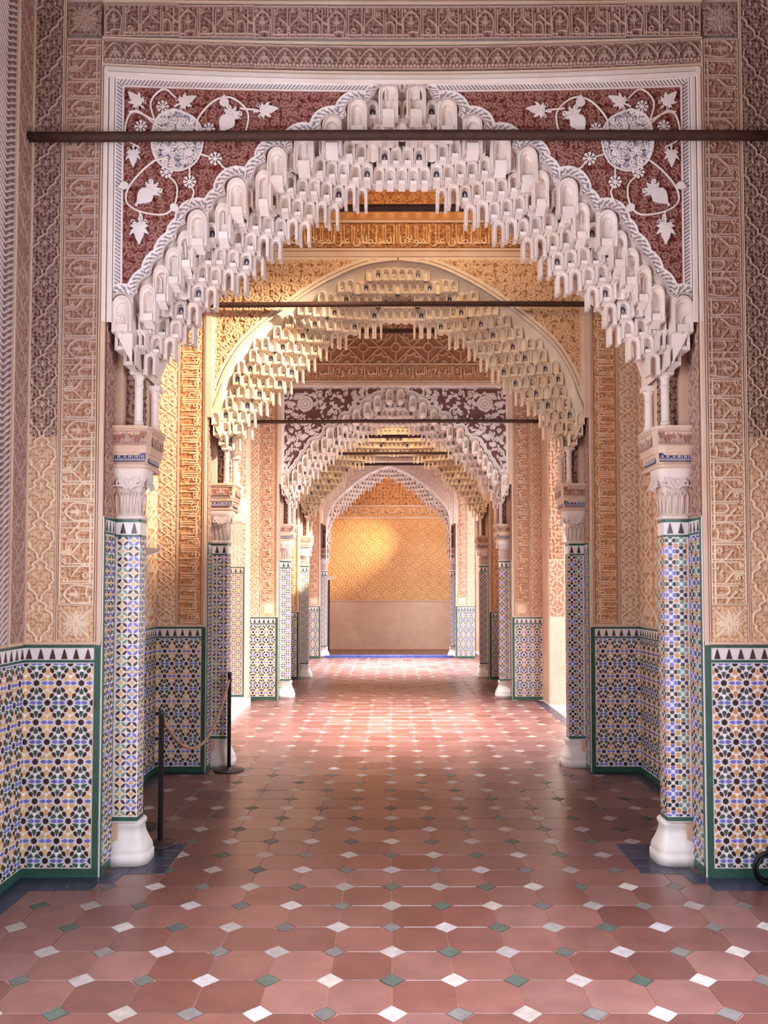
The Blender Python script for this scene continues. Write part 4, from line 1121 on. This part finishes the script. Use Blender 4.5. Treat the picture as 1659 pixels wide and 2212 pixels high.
# ------------------------------------------------------------------ arches
def spandrel_generic(kind, res, key):
    x0, z0 = -1.60, 3.02; w, h = 1.60, 1.42
    f = HF(w, h, res, depth=.012); GX, GZ = f.X + x0, f.Z + z0
    O = OUT[kind]; poly = list(O) + [(0, 5), (-1.7, 5), (-1.7, 2.0 if kind == 'C' else 2.7)]
    d, sp = dist_path(GX, GZ, O); ins = inside(GX, GZ, poly); zt = 4.42; fd = np.minimum(GX - x0, zt - GZ)
    if key == 'leafy':
        R = random.Random(4)
        for i in range(760):
            x = R.uniform(0, w); z = R.uniform(0, h); a = R.uniform(0, 6.3)
            if (i % 3): f.leaf(x, z, a, .066, .032, .95)
            else:
                f.spiral(x, z, .040, a, .7, .008, .8)
                for k in range(5): f.disc(x + .02 * cos(k * 1.256), z + .02 * sin(k * 1.256), .011, .9)
    elif key == 'scroll':
        f.scroll_fill(.085, .015, 1.0, 41, leafy=.8); f.scroll_fill(.045, .009, .65, 42, leafy=.6)
    else:
        f.scroll_fill(.055, .010, .45, 43, leafy=.6)
    Hn = f.H
    wd = .060 if kind == 'B' else (.05 if kind == 'A' else .03)
    Hn = np.where(d < wd, 1.0, Hn); Hn = np.where((d > wd * .42) & (d < wd * .55), .3, Hn)
    Hn = np.where(fd < .022, 1.0, Hn); Hn = np.where((fd > .026) & (fd < .034), .9, Hn)
    m = (GX + 1.27) ** 2 + (GZ - 4.17) ** 2 < .115 ** 2 if key == 'leafy' else np.zeros_like(ins)
    f.H = np.where(m, .7 + .2 * np.sin(np.hypot(GX + 1.27, GZ - 4.17) * 150), Hn)
    g = {'leafy': np.array(lin(112, 76, 76)), 'scroll': np.array(lin(164, 112, 76)), 'fine': np.array(lin(190, 158, 142))}[key]
    t = {'leafy': T_WHITE, 'scroll': np.array(lin(222, 186, 150)), 'fine': np.array(lin(216, 200, 192))}[key]
    def colf(s, C, H): return np.where(((d < wd) | (fd < .022))[..., None] & (H > .6)[..., None], np.array(lin(228, 208, 186)) if key == 'scroll' else T_WHITE, C)
    return f.mesh('spandrel_' + key, t, g, keep=ins & (GZ < zt + .01) & (GX < .0005), colf=colf, x0=x0, z0=z0)

def arch(k, kind, Yf, style, label, T=.62, XC=0.0, level='near', D=.23, xs=1.0, beams=True, group=None):
    zb = 2.75
    root = thing('muqarnas_arch', label, 'arch', (XC, Yf + T / 2, zb), group)
    L0 = (0, -T / 2, -zb)
    mat = 'white' if kind != 'B' else 'warmwhite'
    ob('arch_core', cached(('funnel', kind), lambda: funnel(kind, T, D, 'arch_core', mat)), root, L0)
    p, qh, hk = {'near': (.067, .100, 1.04), 'mid': (.070, .102, 1.04), 'far': (.076, .106, 1.04)}[level]
    if kind == 'C': p, qh = .070, .090
    n = niches(kind, p, qh, D, root, L0, mat, individual=level != 'tiny' and k <= 3, hk=hk, seed=k)
    print('niches', k, n)
    res = {'near': RN, 'mid': RM, 'far': RF}[level]
    if style == 'A':
        me = cached('spA', lambda: spandrel_A(RN))
        for s in (1, -1):
            sp = ob('spandrel_relief', me, root, (L0[0], L0[1] + .004, L0[2]), (0, 0, 0), (s, 1, 1))
            ros = cached('rosette', lambda: cut('rosette', .1, .1, .0027, d_rosette)); lil = cached('lily', lambda: cut('lily_leaf', .11, .13, .0027, d_lily))
            aco = cached('acorn', lambda: cut('acorn_leaf', .14, .17, .0027, d_acorn)); tea = cached('teardrop', lambda: cut('teardrop_leaf', .08, .08, .0027, d_teardrop))
            tb = {'rosette': (ros, .1), 'lily': (lil, .13), 'acorn': (aco, .17), 'teardrop': (tea, .08)}
            for i, (nm, x, z, sz, an) in enumerate(ORN):
                me2, base = tb[nm]
                if nm == 'lily': an = an
                ob({'rosette': 'rosette', 'lily': 'lily_leaf', 'acorn': 'acorn_leaf', 'teardrop': 'teardrop_leaf'}[nm], me2, sp, (x, -.009 - .0004 * (i % 3), z + float(warp(x, z))), (0, -an, 0), (sz / base * 1.14,) * 3)
            md = cached('med', medallion); ob('medallion', md, sp, (-1.25, -.008, 4.03), (0, 0, 0))
            mb = MB()
            for v in VINES: mb.tube([(x, -.017, z) for x, z in v], .0055, 6)
            mb.tube([(x - 1.25, -.018, z + 4.03) for x, z in med_pts()], .004, 6)
            mb.obj('vine_stem', M['white'], sp)
        mb = MB(); mould_frame(mb, -1.662, 1.662, 4.462, 3.02, .058); mb.obj('white_moulding', M['white'], root, L0)
        fr = hm('frieze', lambda: u_frieze(RN), T_UP, np.array(lin(108, 68, 62)), .013)
        n = 28; per = 3.33 / n
        for i in range(n):
            x = -1.665 + i * per; xc = x + per / 2
            ob('palmette_panel', fr, root, (L0[0] + x, L0[1] + .001, L0[2] + 4.485 + float(warp(xc, 4.54))), (0, 0, 0), (per / .116, 1, 1.0))
        ku = hm('kufic_up', lambda: u_kufic(RN), T_UP, np.array(lin(110, 68, 62)), .013)
        n = 8; per = 3.33 / n
        for i in range(n):
            x = -1.665 + i * per; xc = x + per / 2
            ob('inscription_panel', ku, root, (L0[0] + x, L0[1] + .001, L0[2] + 4.640 + float(warp(xc, 4.73))), (0, 0, 0), (per / .43, 1, 1.02))
        mb = MB(); nn = 24
        for z, hh in ((4.470, .014), (4.622, .013), (4.833, .014), (4.855, .03)):
            V = []; F = []
            for i in range(nn + 1):
                x = -1.675 + 3.35 * i / nn; dz = float(warp(x, z))
                V += [(x, .003, z + dz), (x, -.010, z + .003 + dz), (x, -.010, z + hh - .003 + dz), (x, .003, z + hh + dz)]
            for i in range(nn):
                for m in range(3): F.append((i * 4 + m, (i + 1) * 4 + m, (i + 1) * 4 + m + 1, i * 4 + m + 1))
            mb.add(V, F)
        mb.obj('plain_moulding', M['mould'], root, L0)
        sc = hm('topband', lambda: u_scroll(.42, .24, RN, .05, .008, 51), T_UP, np.array(lin(128, 86, 76)), .010)
        for i in range(10): ob('carved_panel', sc, root, (L0[0] - 2.055 + i * .411, L0[1] + .001, L0[2] + 4.89), (0, 0, 0), (.978, 1, 1))
    else:
        sk = {'B': 'scroll', 'C': 'leafy', 'F': 'fine'}[style]
        me = cached(('sp', kind, sk, res), lambda: spandrel_generic(kind, res, sk))
        for s in (1, -1): ob('spandrel_relief', me, root, (L0[0], L0[1] + .004, L0[2]), (0, 0, 0), (s, 1, 1))
        mb = MB()
        for s in (-1, 1): mb.bbox(min(s * 1.60, s * 1.66), max(s * 1.60, s * 1.66), -.016, .004, 3.02, 4.44, .006)
        mb.bbox(-1.66, 1.66, -.016, .004, 4.42, 4.47, .006); mb.bbox(-2.06, 2.06, -.014, .004, 4.475, 4.50, .005)
        mb.bbox(-2.06, 2.06, -.014, .004, 4.725, 4.745, .005)
        mb.obj('plain_moulding', M['mould'], root, L0)
        if style == 'B':
            bgm = hm(('bgh', res), lambda: u_naskh(.824, .22, res, 8, .9), np.array(lin(222, 172, 122)), np.array(lin(136, 84, 50)), .014)
            lt = letters('izzh', W_IZZ, .80, .20, .010, .002)
            for i in range(5): ob('carved_panel', bgm, root, (L0[0] - 2.06 + i * .824, L0[1] + .001, L0[2] + 4.503))
            for i in range(5): ob('raised_inscription', lt, root, (L0[0] - 2.04 + i * .824, L0[1] - .004, L0[2] + 4.512), (0, 0, 0), (1, 1, .5))
            gm = hm(('rosb', res), lambda: u_floral(.12, .085, res, seed=3), np.array(lin(214, 160, 110)), np.array(lin(160, 100, 60)), .008)
            for i in range(34): ob('carved_panel', gm, root, (L0[0] - 2.05 + i * .1205, L0[1] + .001, L0[2] + 4.748))
            tp = hm(('topB', res), lambda: u_scroll(.6, .5, res, .07, .010, 71), np.array(lin(206, 150, 100)), np.array(lin(160, 100, 60)), .010)
            for i in range(7): ob('carved_panel', tp, root, (L0[0] - 2.06 + i * .6, L0[1] + .001, L0[2] + 4.845))
        elif style == 'C':
            bgm = hm(('bgh3', res), lambda: u_scroll(.42, .22, res, .045, .008, 61, .7), np.array(lin(206, 160, 128)), np.array(lin(176, 124, 92)), .008)
            lt = letters('ghalibh', W_GHALIB, .62, .165, .014, .02)
            for i in range(10): ob('carved_panel', bgm, root, (L0[0] - 2.06 + i * .412, L0[1] + .001, L0[2] + 4.503))
            for i in range(6): ob('raised_inscription', lt, root, (L0[0] - 2.02 + i * .68, L0[1] - .006, L0[2] + 4.53))
            gm = hm(('geo3', res), lambda: u_geom(.46, .46, .006, .022), np.array(lin(206, 166, 138)), np.array(lin(168, 120, 92)), .012)
            for i in range(9): ob('carved_panel', gm, root, (L0[0] - 2.06 + i * .46, L0[1] + .001, L0[2] + 4.748)); ob('carved_panel', gm, root, (L0[0] - 2.06 + i * .46, L0[1] + .001, L0[2] + 5.208))
    return root
def beam(label, Y, z, r=.027):
    mb = MB(); pts = [(x, Y + .004 * sin(x * 2.1), z + .006 * sin(x * 1.3 + .7)) for x in np.linspace(-2.075, 2.075, 14)]
    mb.tube(pts, r, 8); o = mb.obj('tie_beam', M['wood'], smooth=True); return tag(o, label, 'beam')

T = .62
YF = [4.47, 7.0, 11.5, 14.1, 18.4]
NM = ['nearest', 'second', 'third', 'fourth', 'farthest']
specs = [('A', 'A', 'near'), ('B', 'B', 'mid'), ('A', 'C', 'far'), ('B', 'B', 'far'), ('C', 'F', 'far')]
adj = ['white scalloped muqarnas arch with red carved spandrels and a blue-grey medallion each side', 'warm ochre muqarnas arch with a smooth pointed moulding behind the nearest arch', 'scalloped white muqarnas arch with white leaves on dark spandrels', 'golden stepped muqarnas arch just behind the leafy third arch', 'pale whitish pointed arch with fine niches framing the end wall']
for k in range(5):
    kind, style, level = specs[k]
    XC = 0.0 if k < 4 else -0.105
    a = arch(k + 1, kind, YF[k], style, adj[k], XC=XC, level=level)
    for s in (-1, 1):
        side = 'left' if s < 0 else 'right'
        lab = {0: f'{side} carved pier of the nearest arch with star-tiled dado', 1: f'{side} pier of the second arch with tall vertical inscription', 2: f'{side} pier of the third arch with cursive motto strip', 3: f'{side} pier of the fourth arch, mostly hidden behind its column', 4: f'{side} pier of the farthest arch beside the end wall'}[k]
        p = pier(k + 1, s, YF[k], {'A': 'A', 'B': 'B', 'C': 'C', 'F': 'C'}[style], lab, level=level, zd=[1.244, 1.225, 1.15, 1.15, 1.156][k])
        lab2 = {0: f'{side} mosaic-tiled column on a white base under the nearest arch', 1: f'{side} mosaic-tiled column under the second arch', 2: f'{side} tiled column of the third arch', 3: f'{side} tiled column of the fourth arch', 4: f'slender {side} tiled column of the farthest arch'}[k]
        c = column(NM[k], k + 1, s, YF[k], k == 0, lens_pieces if s < 0 else flower_pieces, lab2, XC=XC)
        if k == 4:
            c.location.x -= s * .092
            if s > 0: p.location.x -= .235
    if k == 4: a.scale = (.94, 1, 1)
beam('dark wooden tie beam crossing in front of the nearest arch, full width', 4.405, 4.035, .0275)
beam('dark tie beam seen through the top of the nearest arch', 5.16, 3.985, .024)
beam('dark tie beam in front of the second arch', 6.93, 3.985, .024)
beam('short visible tie beam behind the second arch', 7.70, 3.995, .024)
beam('thin dark tie beam in front of the third arch', 11.42, 3.90, .024)
beam('dark tie beam seen through the top of the third arch', 12.20, 3.83, .026)
beam('thin dark tie beam in front of the fourth arch', 14.02, 3.88, .024)
beam('dark tie beam behind the fourth arch, above the pale arch', 14.80, 3.81, .026)

# ------------------------------------------------------------------ room shell
def structure(name, mb, mat, **kw): o = mb.obj(name, mat, **kw); o['kind'] = 'structure'; return o
mb = MB()
for y0, y1, z0, z1 in ((-4, -.9, 0, 6), (-.9, 2.9, 3.5, 6), (2.9, YF[0] + .01, 0, 6), (YF[0] + T - .01, YF[1] + .01, 0, 6), (YF[1] + T - .01, 8.1, 0, 6), (8.1, 11.05, 3.9, 6), (11.05, YF[2] + .01, 0, 6), (YF[2] + T - .01, YF[3] + .01, 0, 6), (YF[3] + T - .01, 15.3, 0, 6), (15.3, 17.9, 3.7, 6), (17.9, 21.2, 0, 6)):
    mb.box(-2.5, -2.06, y0, y1, z0, z1)
for kk in range(5): mb.box(-2.5, -2.062, YF[kk], YF[kk] + T, 0, 6)
wl = structure('wall_left', mb, M['plaster'])
mb = MB()
for y0, y1, z0, z1 in ((-4, -.9, 0, 6), (-.9, 2.9, 3.5, 6), (2.9, YF[0] + .01, 0, 6), (YF[0] + T - .01, YF[1] + .01, 0, 6), (YF[1] + T - .01, 8.1, 0, 6), (8.1, 11.05, 3.9, 6), (YF[2] + T - .01, YF[3] + .01, 0, 6), (YF[3] + T - .01, 15.3, 0, 6), (15.3, 20.4, 3.7, 6), (20.4, 21.2, 0, 6)):
    mb.box(2.06, 2.45, y0, y1, z0, z1)
mb.box(2.06, 2.30, 11.05, YF[2] + .01, 0, 6)
for kk in range(4): mb.box(2.062, 2.40, YF[kk], YF[kk] + T, 0, 6)
wr = structure('wall_right', mb, M['plaster'])
mb = MB(); mb.box(-2.5, 2.5, 21.1, 21.4, 0, 6); wf = structure('wall_far', mb, M['plaster'])
mb = MB(); mb.box(-2.5, 2.5, -4.3, -4, 0, 6); structure('wall_back', mb, M['plaster'])
mb = MB(); mb.box(-5.2, 2.6, -4.3, 21.4, 6, 6.2); structure('ceiling', mb, M['vault'])
# walls above the arches (hidden drum) so that each bay is closed overhead is part of each arch core
# far wall relief
sk = hm('sebka', lambda: u_geom(.30, .30, .0065, .013), np.array(lin(206, 158, 112)), np.array(lin(222, 178, 132)), .008)
for i in range(12):
    for j in range(7):
        ob('carved_panel', sk, wf, (-1.80 + i * .30, 21.099, 1.26 + j * .30))
bgm = hm(('bgfar',), lambda: u_scroll(.4, .24, RF, .05, .012, 61, .9), np.array(lin(216, 172, 130)), np.array(lin(170, 116, 76)), .010)
ltf = letters('ghalibh', W_GHALIB, .62, .165, .014, .02)
for i in range(9): ob('carved_panel', bgm, wf, (-1.80 + i * .40, 21.099, 3.42))
for i in range(5): ob('raised_inscription', ltf, wf, (-1.75 + i * .70, 21.09, 3.455))
tpf = hm(('topfar',), lambda: u_scroll(.6, .6, RF * 1.3, .09, .02, 61, .9), np.array(lin(190, 140, 100)), np.array(lin(140, 92, 62)), .010)
for i in range(6):
    for j in range(2): ob('carved_panel', tpf, wf, (-1.80 + i * .60, 21.099, 3.72 + j * .6))
mb = MB()
for z, hh in ((1.235, .02), (3.36, .035), (3.67, .025)): mb.bbox(-2.06, 2.06, 21.08, 21.1, z, z + hh, .004)
mb.obj('plain_moulding', M['mould'], wf)
# passage side walls: dados and carved strips
for wall, s in ((wl, -1), (wr, 1)):
    for (ya, yb, near) in ((YF[0] + T, YF[1] - .02, False), (YF[2] + T, YF[3] - .02, False)):
        w = yb - ya
        if s < 0: dado(wall, (-2.058, ya, 0), pi / 2, w, 1.225, False, '', .122)
        else: dado(wall, (2.058, yb, 0), -pi / 2, w, 1.225, False, '', .122)
        me = hm('sidestrip', lambda: u_lattice(.36, .36, .006), T_LOW * .96, np.array(lin(186, 130, 92)), .010)
        for i in range(int(w / .36)):
            for j in range(10):
                if s < 0: ob('carved_panel', me, wall, (-2.057, ya + i * w / int(w / .36), 1.25 + j * .36), (0, 0, pi / 2), (w / int(w / .36) / .36, 1, 1))
                else: ob('carved_panel', me, wall, (2.057, ya + (i + 1) * w / int(w / .36), 1.25 + j * .36), (0, 0, -pi / 2), (w / int(w / .36) / .36, 1, 1))
# near side walls
mls = hm('nearside', lambda: u_lozenge(.0035, True), T_UP, np.array(lin(134, 92, 84)), .010)
mch = hm('chev', lambda: u_chevron(.003), np.array(lin(206, 190, 188)), np.array(lin(128, 98, 96)), .012)
for wall, s in ((wl, -1), (wr, 1)):
    w = 1.54
    if s < 0: dado(wall, (-2.058, YF[0] - w - .003, 0), pi / 2, w, 1.244, False, '', .122, ox=w)
    else: dado(wall, (2.058, YF[0] - .003, 0), -pi / 2, w, 1.244, False, '', .122, ox=0)
    for j in range(16):
        sc = (4.86 - 1.262) / 16 / .229
        if s < 0: ob('carved_panel', mls, wall, (-2.058, YF[0] - .185, 1.262 + j * .229 * sc), (0, 0, pi / 2), (1, 1, sc))
        else: ob('carved_panel', mls, wall, (2.058, YF[0] - .015, 1.262 + j * .229 * sc), (0, 0, -pi / 2), (1, 1, sc))
    for j in range(9):
        for i in range(3):
            if s < 0: ob('carved_panel', mch, wall, (-2.058, YF[0] - .212 - .44 * (i + 1), 1.262 + j * .40), (0, 0, pi / 2))
            else: ob('carved_panel', mch, wall, (2.058, YF[0] - .212 - .44 * i, 1.262 + j * .40), (0, 0, -pi / 2))
    mb = MB()
    for y in (YF[0] - .20, YF[0] - .010):
        mb.box(*sorted((s * 2.062, s * 2.044)), y - .008, y + .004, 1.25, 5)
    mb.obj('plain_moulding', M['mould'], wall)

# ------------------------------------------------------------------ floor
GX0, GY0, PX, PY = -0.060, 3.053, .2465, .2555
mb = MB(); mb.box(-2.5, 2.45, -4.3, 21.4, -.12, -.004)
floor = structure('floor', mb, M['grout'])
def octa(cx=0, cy=0, c=.052, g=.0016):
    hx, hy = PX / 2 - g, PY / 2 - g
    return [(cx - hx + c, cy - hy), (cx + hx - c, cy - hy), (cx + hx, cy - hy + c), (cx + hx, cy + hy - c), (cx + hx - c, cy + hy), (cx - hx + c, cy + hy), (cx - hx, cy + hy - c), (cx - hx, cy - hy + c)]
def slab(mb, P, z0, z1, b=.0012):
    n = len(P); cx = sum(p[0] for p in P) / n; cy = sum(p[1] for p in P) / n
    Q = [(p[0] + (cx - p[0]) * b * 8, p[1] + (cy - p[1]) * b * 8) for p in P]
    V = [(x, y, z0) for x, y in P] + [(x, y, z1 - b) for x, y in P] + [(x, y, z1) for x, y in Q]
    F = [(i, (i + 1) % n, (i + 1) % n + n, i + n) for i in range(n)] + [(i + n, (i + 1) % n + n, (i + 1) % n + 2 * n, i + 2 * n) for i in range(n)] + [tuple(range(2 * n, 3 * n))]
    mb.add(V, F)
TER = [lin(113, 74, 67), lin(106, 67, 60), lin(119, 82, 76), lin(100, 61, 55), lin(110, 70, 63)]
tiles = []; stones = []
for j in range(-10, 74):
    for i in range(-9, 10):
        x, y = GX0 + i * PX, GY0 + j * PY
        if abs(x) < 2.02 and y < 21.05: stones.append((y, x, (i + j) % 2 == 0, i, j))
        x += PX / 2; y += PY / 2
        if abs(x) < 2.16 and y < 21.0: tiles.append((y, x))
tmesh = []
for c in TER:
    mb = MB(); mb.col = c; slab(mb, octa(), -.004, 0); tmesh.append(mb.mesh('terracotta_tile', M['terra'], cols=True))
rest = MB(); n = 0
for y, x in sorted(tiles):
    dz = random.uniform(-.0006, .0006); a = random.uniform(-.004, .004); c = random.randrange(5)
    if y > 2.4 and n < 295:
        n += 1; ob('terracotta_tile', tmesh[c], floor, (x, y, dz), (random.uniform(-.002, .002), random.uniform(-.002, .002), a))
    else: rest.col = TER[c]; slab(rest, octa(x, y), -.004, dz)
r = rest.obj('terracotta_tiles', M['terra'], floor, cols=True); r['kind'] = 'stuff'
def stone_poly(R, d, irr): 
    P = []
    for k in range(4):
        a = k * pi / 2
        P.append((d * cos(a) * R.uniform(1 - irr, 1 + irr), d * 1.02 * sin(a) * R.uniform(1 - irr, 1 + irr)))
        b = a + pi / 4; e = d * .7071 * R.uniform(.97, 1.06); P.append((e * cos(b), e * sin(b)))
    return P
R = random.Random(9); WH = [lin(158, 149, 150), lin(142, 131, 128), lin(166, 156, 150), lin(150, 138, 130)]; GR = [lin(98, 92, 90), lin(86, 84, 80), lin(70, 80, 72), lin(104, 98, 96)]
rest = MB(); n = 0; smesh = {}
for y, x, white, i, j in sorted(stones):
    v = R.randrange(4); key = (white, v)
    d = .057 if white else .048
    if key not in smesh:
        mb = MB(); mb.col = (WH if white else GR)[v]; slab(mb, stone_poly(R, d, .06 if white else .12), -.0035, .0005); smesh[key] = mb.mesh('inset_stone', M['stone'], cols=True)
    if y > 2.4 and n < 295:
        n += 1; ob('inset_stone', smesh[key], floor, (x, y, R.uniform(-.0006, .0008)), (0, 0, R.uniform(-.05, .05)))
    else:
        rest.col = tuple(.5 * a + .5 * b for a, b in zip((WH if white else GR)[v], TER[v])) if y > 7 else (WH if white else GR)[v]; slab(rest, [(x + a, y + b) for a, b in stone_poly(R, d, .05)], -.0035, .0006)
r = rest.obj('inset_stones', M['stone'], floor, cols=True); r['kind'] = 'stuff'
# dark glazed border tiles along the walls and round the columns
def border(x0, x1, y0, y1, tx, ty, mat='navy', stuff=False, name='border_tile', z=.0022):
    nx = max(1, round((x1 - x0) / tx)); ny = max(1, round((y1 - y0) / ty)); wx, wy = (x1 - x0) / nx, (y1 - y0) / ny
    mb = MB(); slab(mb, [(.001, .001), (wx - .001, .001), (wx - .001, wy - .001), (.001, wy - .001)], -.003, z)
    me = mb.mesh(name, M[mat])
    for i in range(nx):
        for j in range(ny): ob(name, me, floor, (x0 + i * wx, y0 + j * wy, random.uniform(-.0004, .0004)))
for s in (-1, 1):
    def bs(xa, xb, *a, **kw): border(*sorted((s * xa, s * xb)), *a, **kw)
    bs(1.60, 2.05, YF[0] - .20, YF[0] - .012, .15, .094); bs(1.30, 1.60, YF[0] + .05, YF[0] + T - .05, .10, .13)
    bs(1.52, 1.62, YF[0] - .10, YF[0] + .05, .1, .075)
    bs(1.92, 2.05, YF[0] - 1.5, YF[0] - .20, .13, .15)
    bs(1.95, 2.05, YF[0] + T, YF[1] - .1, .10, .15)
    bs(1.60, 2.05, YF[1] - .10, YF[1] - .012, .15, .09)
    bs(1.93, 2.05, YF[2] - 3.2, YF[2] - .1, .12, .2) if s > 0 else None
border(-1.55, 1.35, YF[4] + .12, YF[4] + .30, .24, .18, mat='blueglaze', name='blue_threshold_tile', z=.05)
# marble threshold of the left room and ground of the court
mb = MB(); mb.bbox(-4.78, -1.94, 8.11, 11.05, 0, .10, .004); o = mb.obj('marble_step', M['marble']); tag(o, 'low white marble step entering the room on the left of the second bay', 'step')
mb = MB(); mb.box(2.0, 9, 7.5, 21.4, -.06, .002); structure('ground_court', mb, M['marble'])
mb = MB(); mb.box(-5.0, -4.8, 7.0, 19, 0, 6); mb.box(-4.8, -2.5, 6.9, 7.0, 0, 6); mb.box(-4.8, -2.5, 12.2, 12.3, 0, 6); structure('wall_side_room', mb, M['plaster'])
mb = MB(); mb.box(-4.8, -2.4, 12.3, 19, -.1, .0); structure('floor_side_room', mb, M['marble'])
# jamb pier of the left room (tiled) and plaster jamb of the court opening
j = thing('jamb_pier', 'tiled jamb with dark green edge standing on the marble step at left', 'pier', (-2.15, 11.3, .1))
mb = MB(); mb.box(-2.34, -2.03, 11.06, 11.48, 0.0, 3.9); mb.obj('masonry', M['plaster'], j, (2.15, -11.3, -.0), )
d = dado(j, (-.10, -.242, .0), 0, .22, 1.745, False, 'R', .055, ox=.02, patt=lens_pieces, bz=.03, gb=.022)
me = hm('jambC', lambda: u_scroll(.22, .33, .004, .05, .01, 77), T_LOW, np.array(lin(176, 126, 96)), .012)
for i in range(6): ob('carved_panel', me, j, (-.10, -.241, 1.76 + i * .33))
mb = MB()
for i in range(5): mb.rloft(-.02 - .05 * i, .10 - .05 * i, -.38 + .01 * i, -.22, [(0, 2.35 + i * .18), (.03, 2.45 + i * .18), (.05, 2.62 + i * .18), (.04, 2.66 + i * .18)], .02, 2)
mb.obj('muqarnas_corbel', M['warmwhite'], j)
j = thing('court_jamb', 'pale plaster jamb with carved key-pattern panel beside the court opening at right', 'pier', (2.18, 11.04, 0))
mb = MB(); mb.rloft(-.125, .11, -.03, .02, [(0, 0), (0, 3.9)], .02, 3); mb.obj('plaster_face', M['plaster'], j)
gk = hm('keyp', lambda: u_geom(.20, .25, .005, .010), np.array(lin(206, 176, 156)), np.array(lin(168, 124, 102)), .006)
for i in range(3): ob('carved_panel', gk, j, (-.11, -.031, 1.18 + i * .25))
gk = hm('keyq', lambda: u_scroll(.20, .3, .005, .05, .01, 78), np.array(lin(190, 148, 124)), np.array(lin(150, 102, 80)), .010)
for i in range(6): ob('carved_panel', gk, j, (-.11, -.031, 1.95 + i * .3))

# ------------------------------------------------------------------ movable things
def stanchion(x, y, h, label, disc=.11):
    mb = MB(); r = thing('stanchion', label, 'post', (x, y, 0), 'rope barrier posts')
    mb = MB(); mb.lathe([(disc, 0.002), (disc, .008), (disc * .9, .014), (.03, .020), (.022, .03)], (0, 0), 32); mb.obj('base', M['iron'], r, smooth=True)
    mb = MB(); mb.lathe([(.016, .018), (.016, h - .02), (.019, h - .018), (.019, h), (.012, h + .008)], (0, 0), 18); mb.obj('pole', M['iron'], r, smooth=True)
    mb = MB(); mb.tube([(0.018 * cos(a), 0, h - .06 + .02 * sin(a)) for a in np.linspace(-1.5, 1.5, 7)], .003, 6); mb.obj('hook', M['iron'], r, smooth=True)
stanchion(-1.462, 5.03, .80, 'dark barrier post just behind the left column of the nearest arch', .10)
stanchion(-1.445, 7.06, .83, 'dark barrier post in front of the left column of the second arch', .13)
mb = MB(); pts = []
for i in range(25):
    t = i / 24; pts.append((-1.450 + .005 * t, 5.05 + t * 1.99, .74 + .03 * t - .34 * (1 - (2 * t - 1) ** 2)))
mb.tube(pts, .011, 8); tag(mb.obj('barrier_rope', M['rope'], smooth=True), 'tan rope sagging between the two barrier posts', 'rope')
def lectern(x, y, zt, label, sc=1.0):
    r = thing('information_lectern', label, 'sign', (x, y, 0), 'information lecterns')
    mb = MB(); mb.box(-.02, .02, -.015, .015, .012, zt - .08); mb.obj('post', M['iron'], r)
    mb = MB(); mb.lathe([(.12, .002), (.12, .012)], (0, 0), 24); mb.obj('base', M['iron'], r)
    mb = MB(); V = [(-.20, -.16, zt - .17), (.13, -.03, zt - .05), (.13, .01, zt - .03), (-.20, .10, zt - .0)]
    V += [(a, b, c - .006) for a, b, c in V]; mb.add(V, [(0, 1, 2, 3), (7, 6, 5, 4), (0, 4, 5, 1), (1, 5, 6, 2), (2, 6, 7, 3), (3, 7, 4, 0)]); mb.obj('board', M['panel'], r)
    mb = MB(); mb.lathe([(.006, zt + .0), (.006, zt + .012)], (-.06, .05), 10); mb.obj('bolt', M['panel'], r)
lectern(-1.705, 5.38, 1.845, 'white pointed information board behind the left column of the nearest arch')
lectern(-1.50, 19.16, 1.86, 'tiny white board beside the left column of the farthest arch')
r = thing('cable_coil', 'coil of black cable leaning on the tiled dado at bottom right', 'cable', (1.915, 4.35, .090))
mb = MB(); R = random.Random(3)
for k in range(13):
    ph = R.uniform(-.25, .25); rr = R.uniform(.058, .086); tl = R.uniform(-.25, .25); oy = R.uniform(-.02, .02)
    mb.tube([(rr * cos(a) + R.uniform(-.001, .001), oy + rr * sin(a) * tl + .012 * cos(a + ph), rr * sin(a)) for a in np.linspace(0, 2 * pi, 28)], .0045, 6, cap=False)
mb.obj('cable_loops', M['rubber'], r, smooth=True)
print('OBJECTS', len(bpy.data.objects), 'TRIS', sum(len(m.polygons) for m in bpy.data.meshes) * 2)
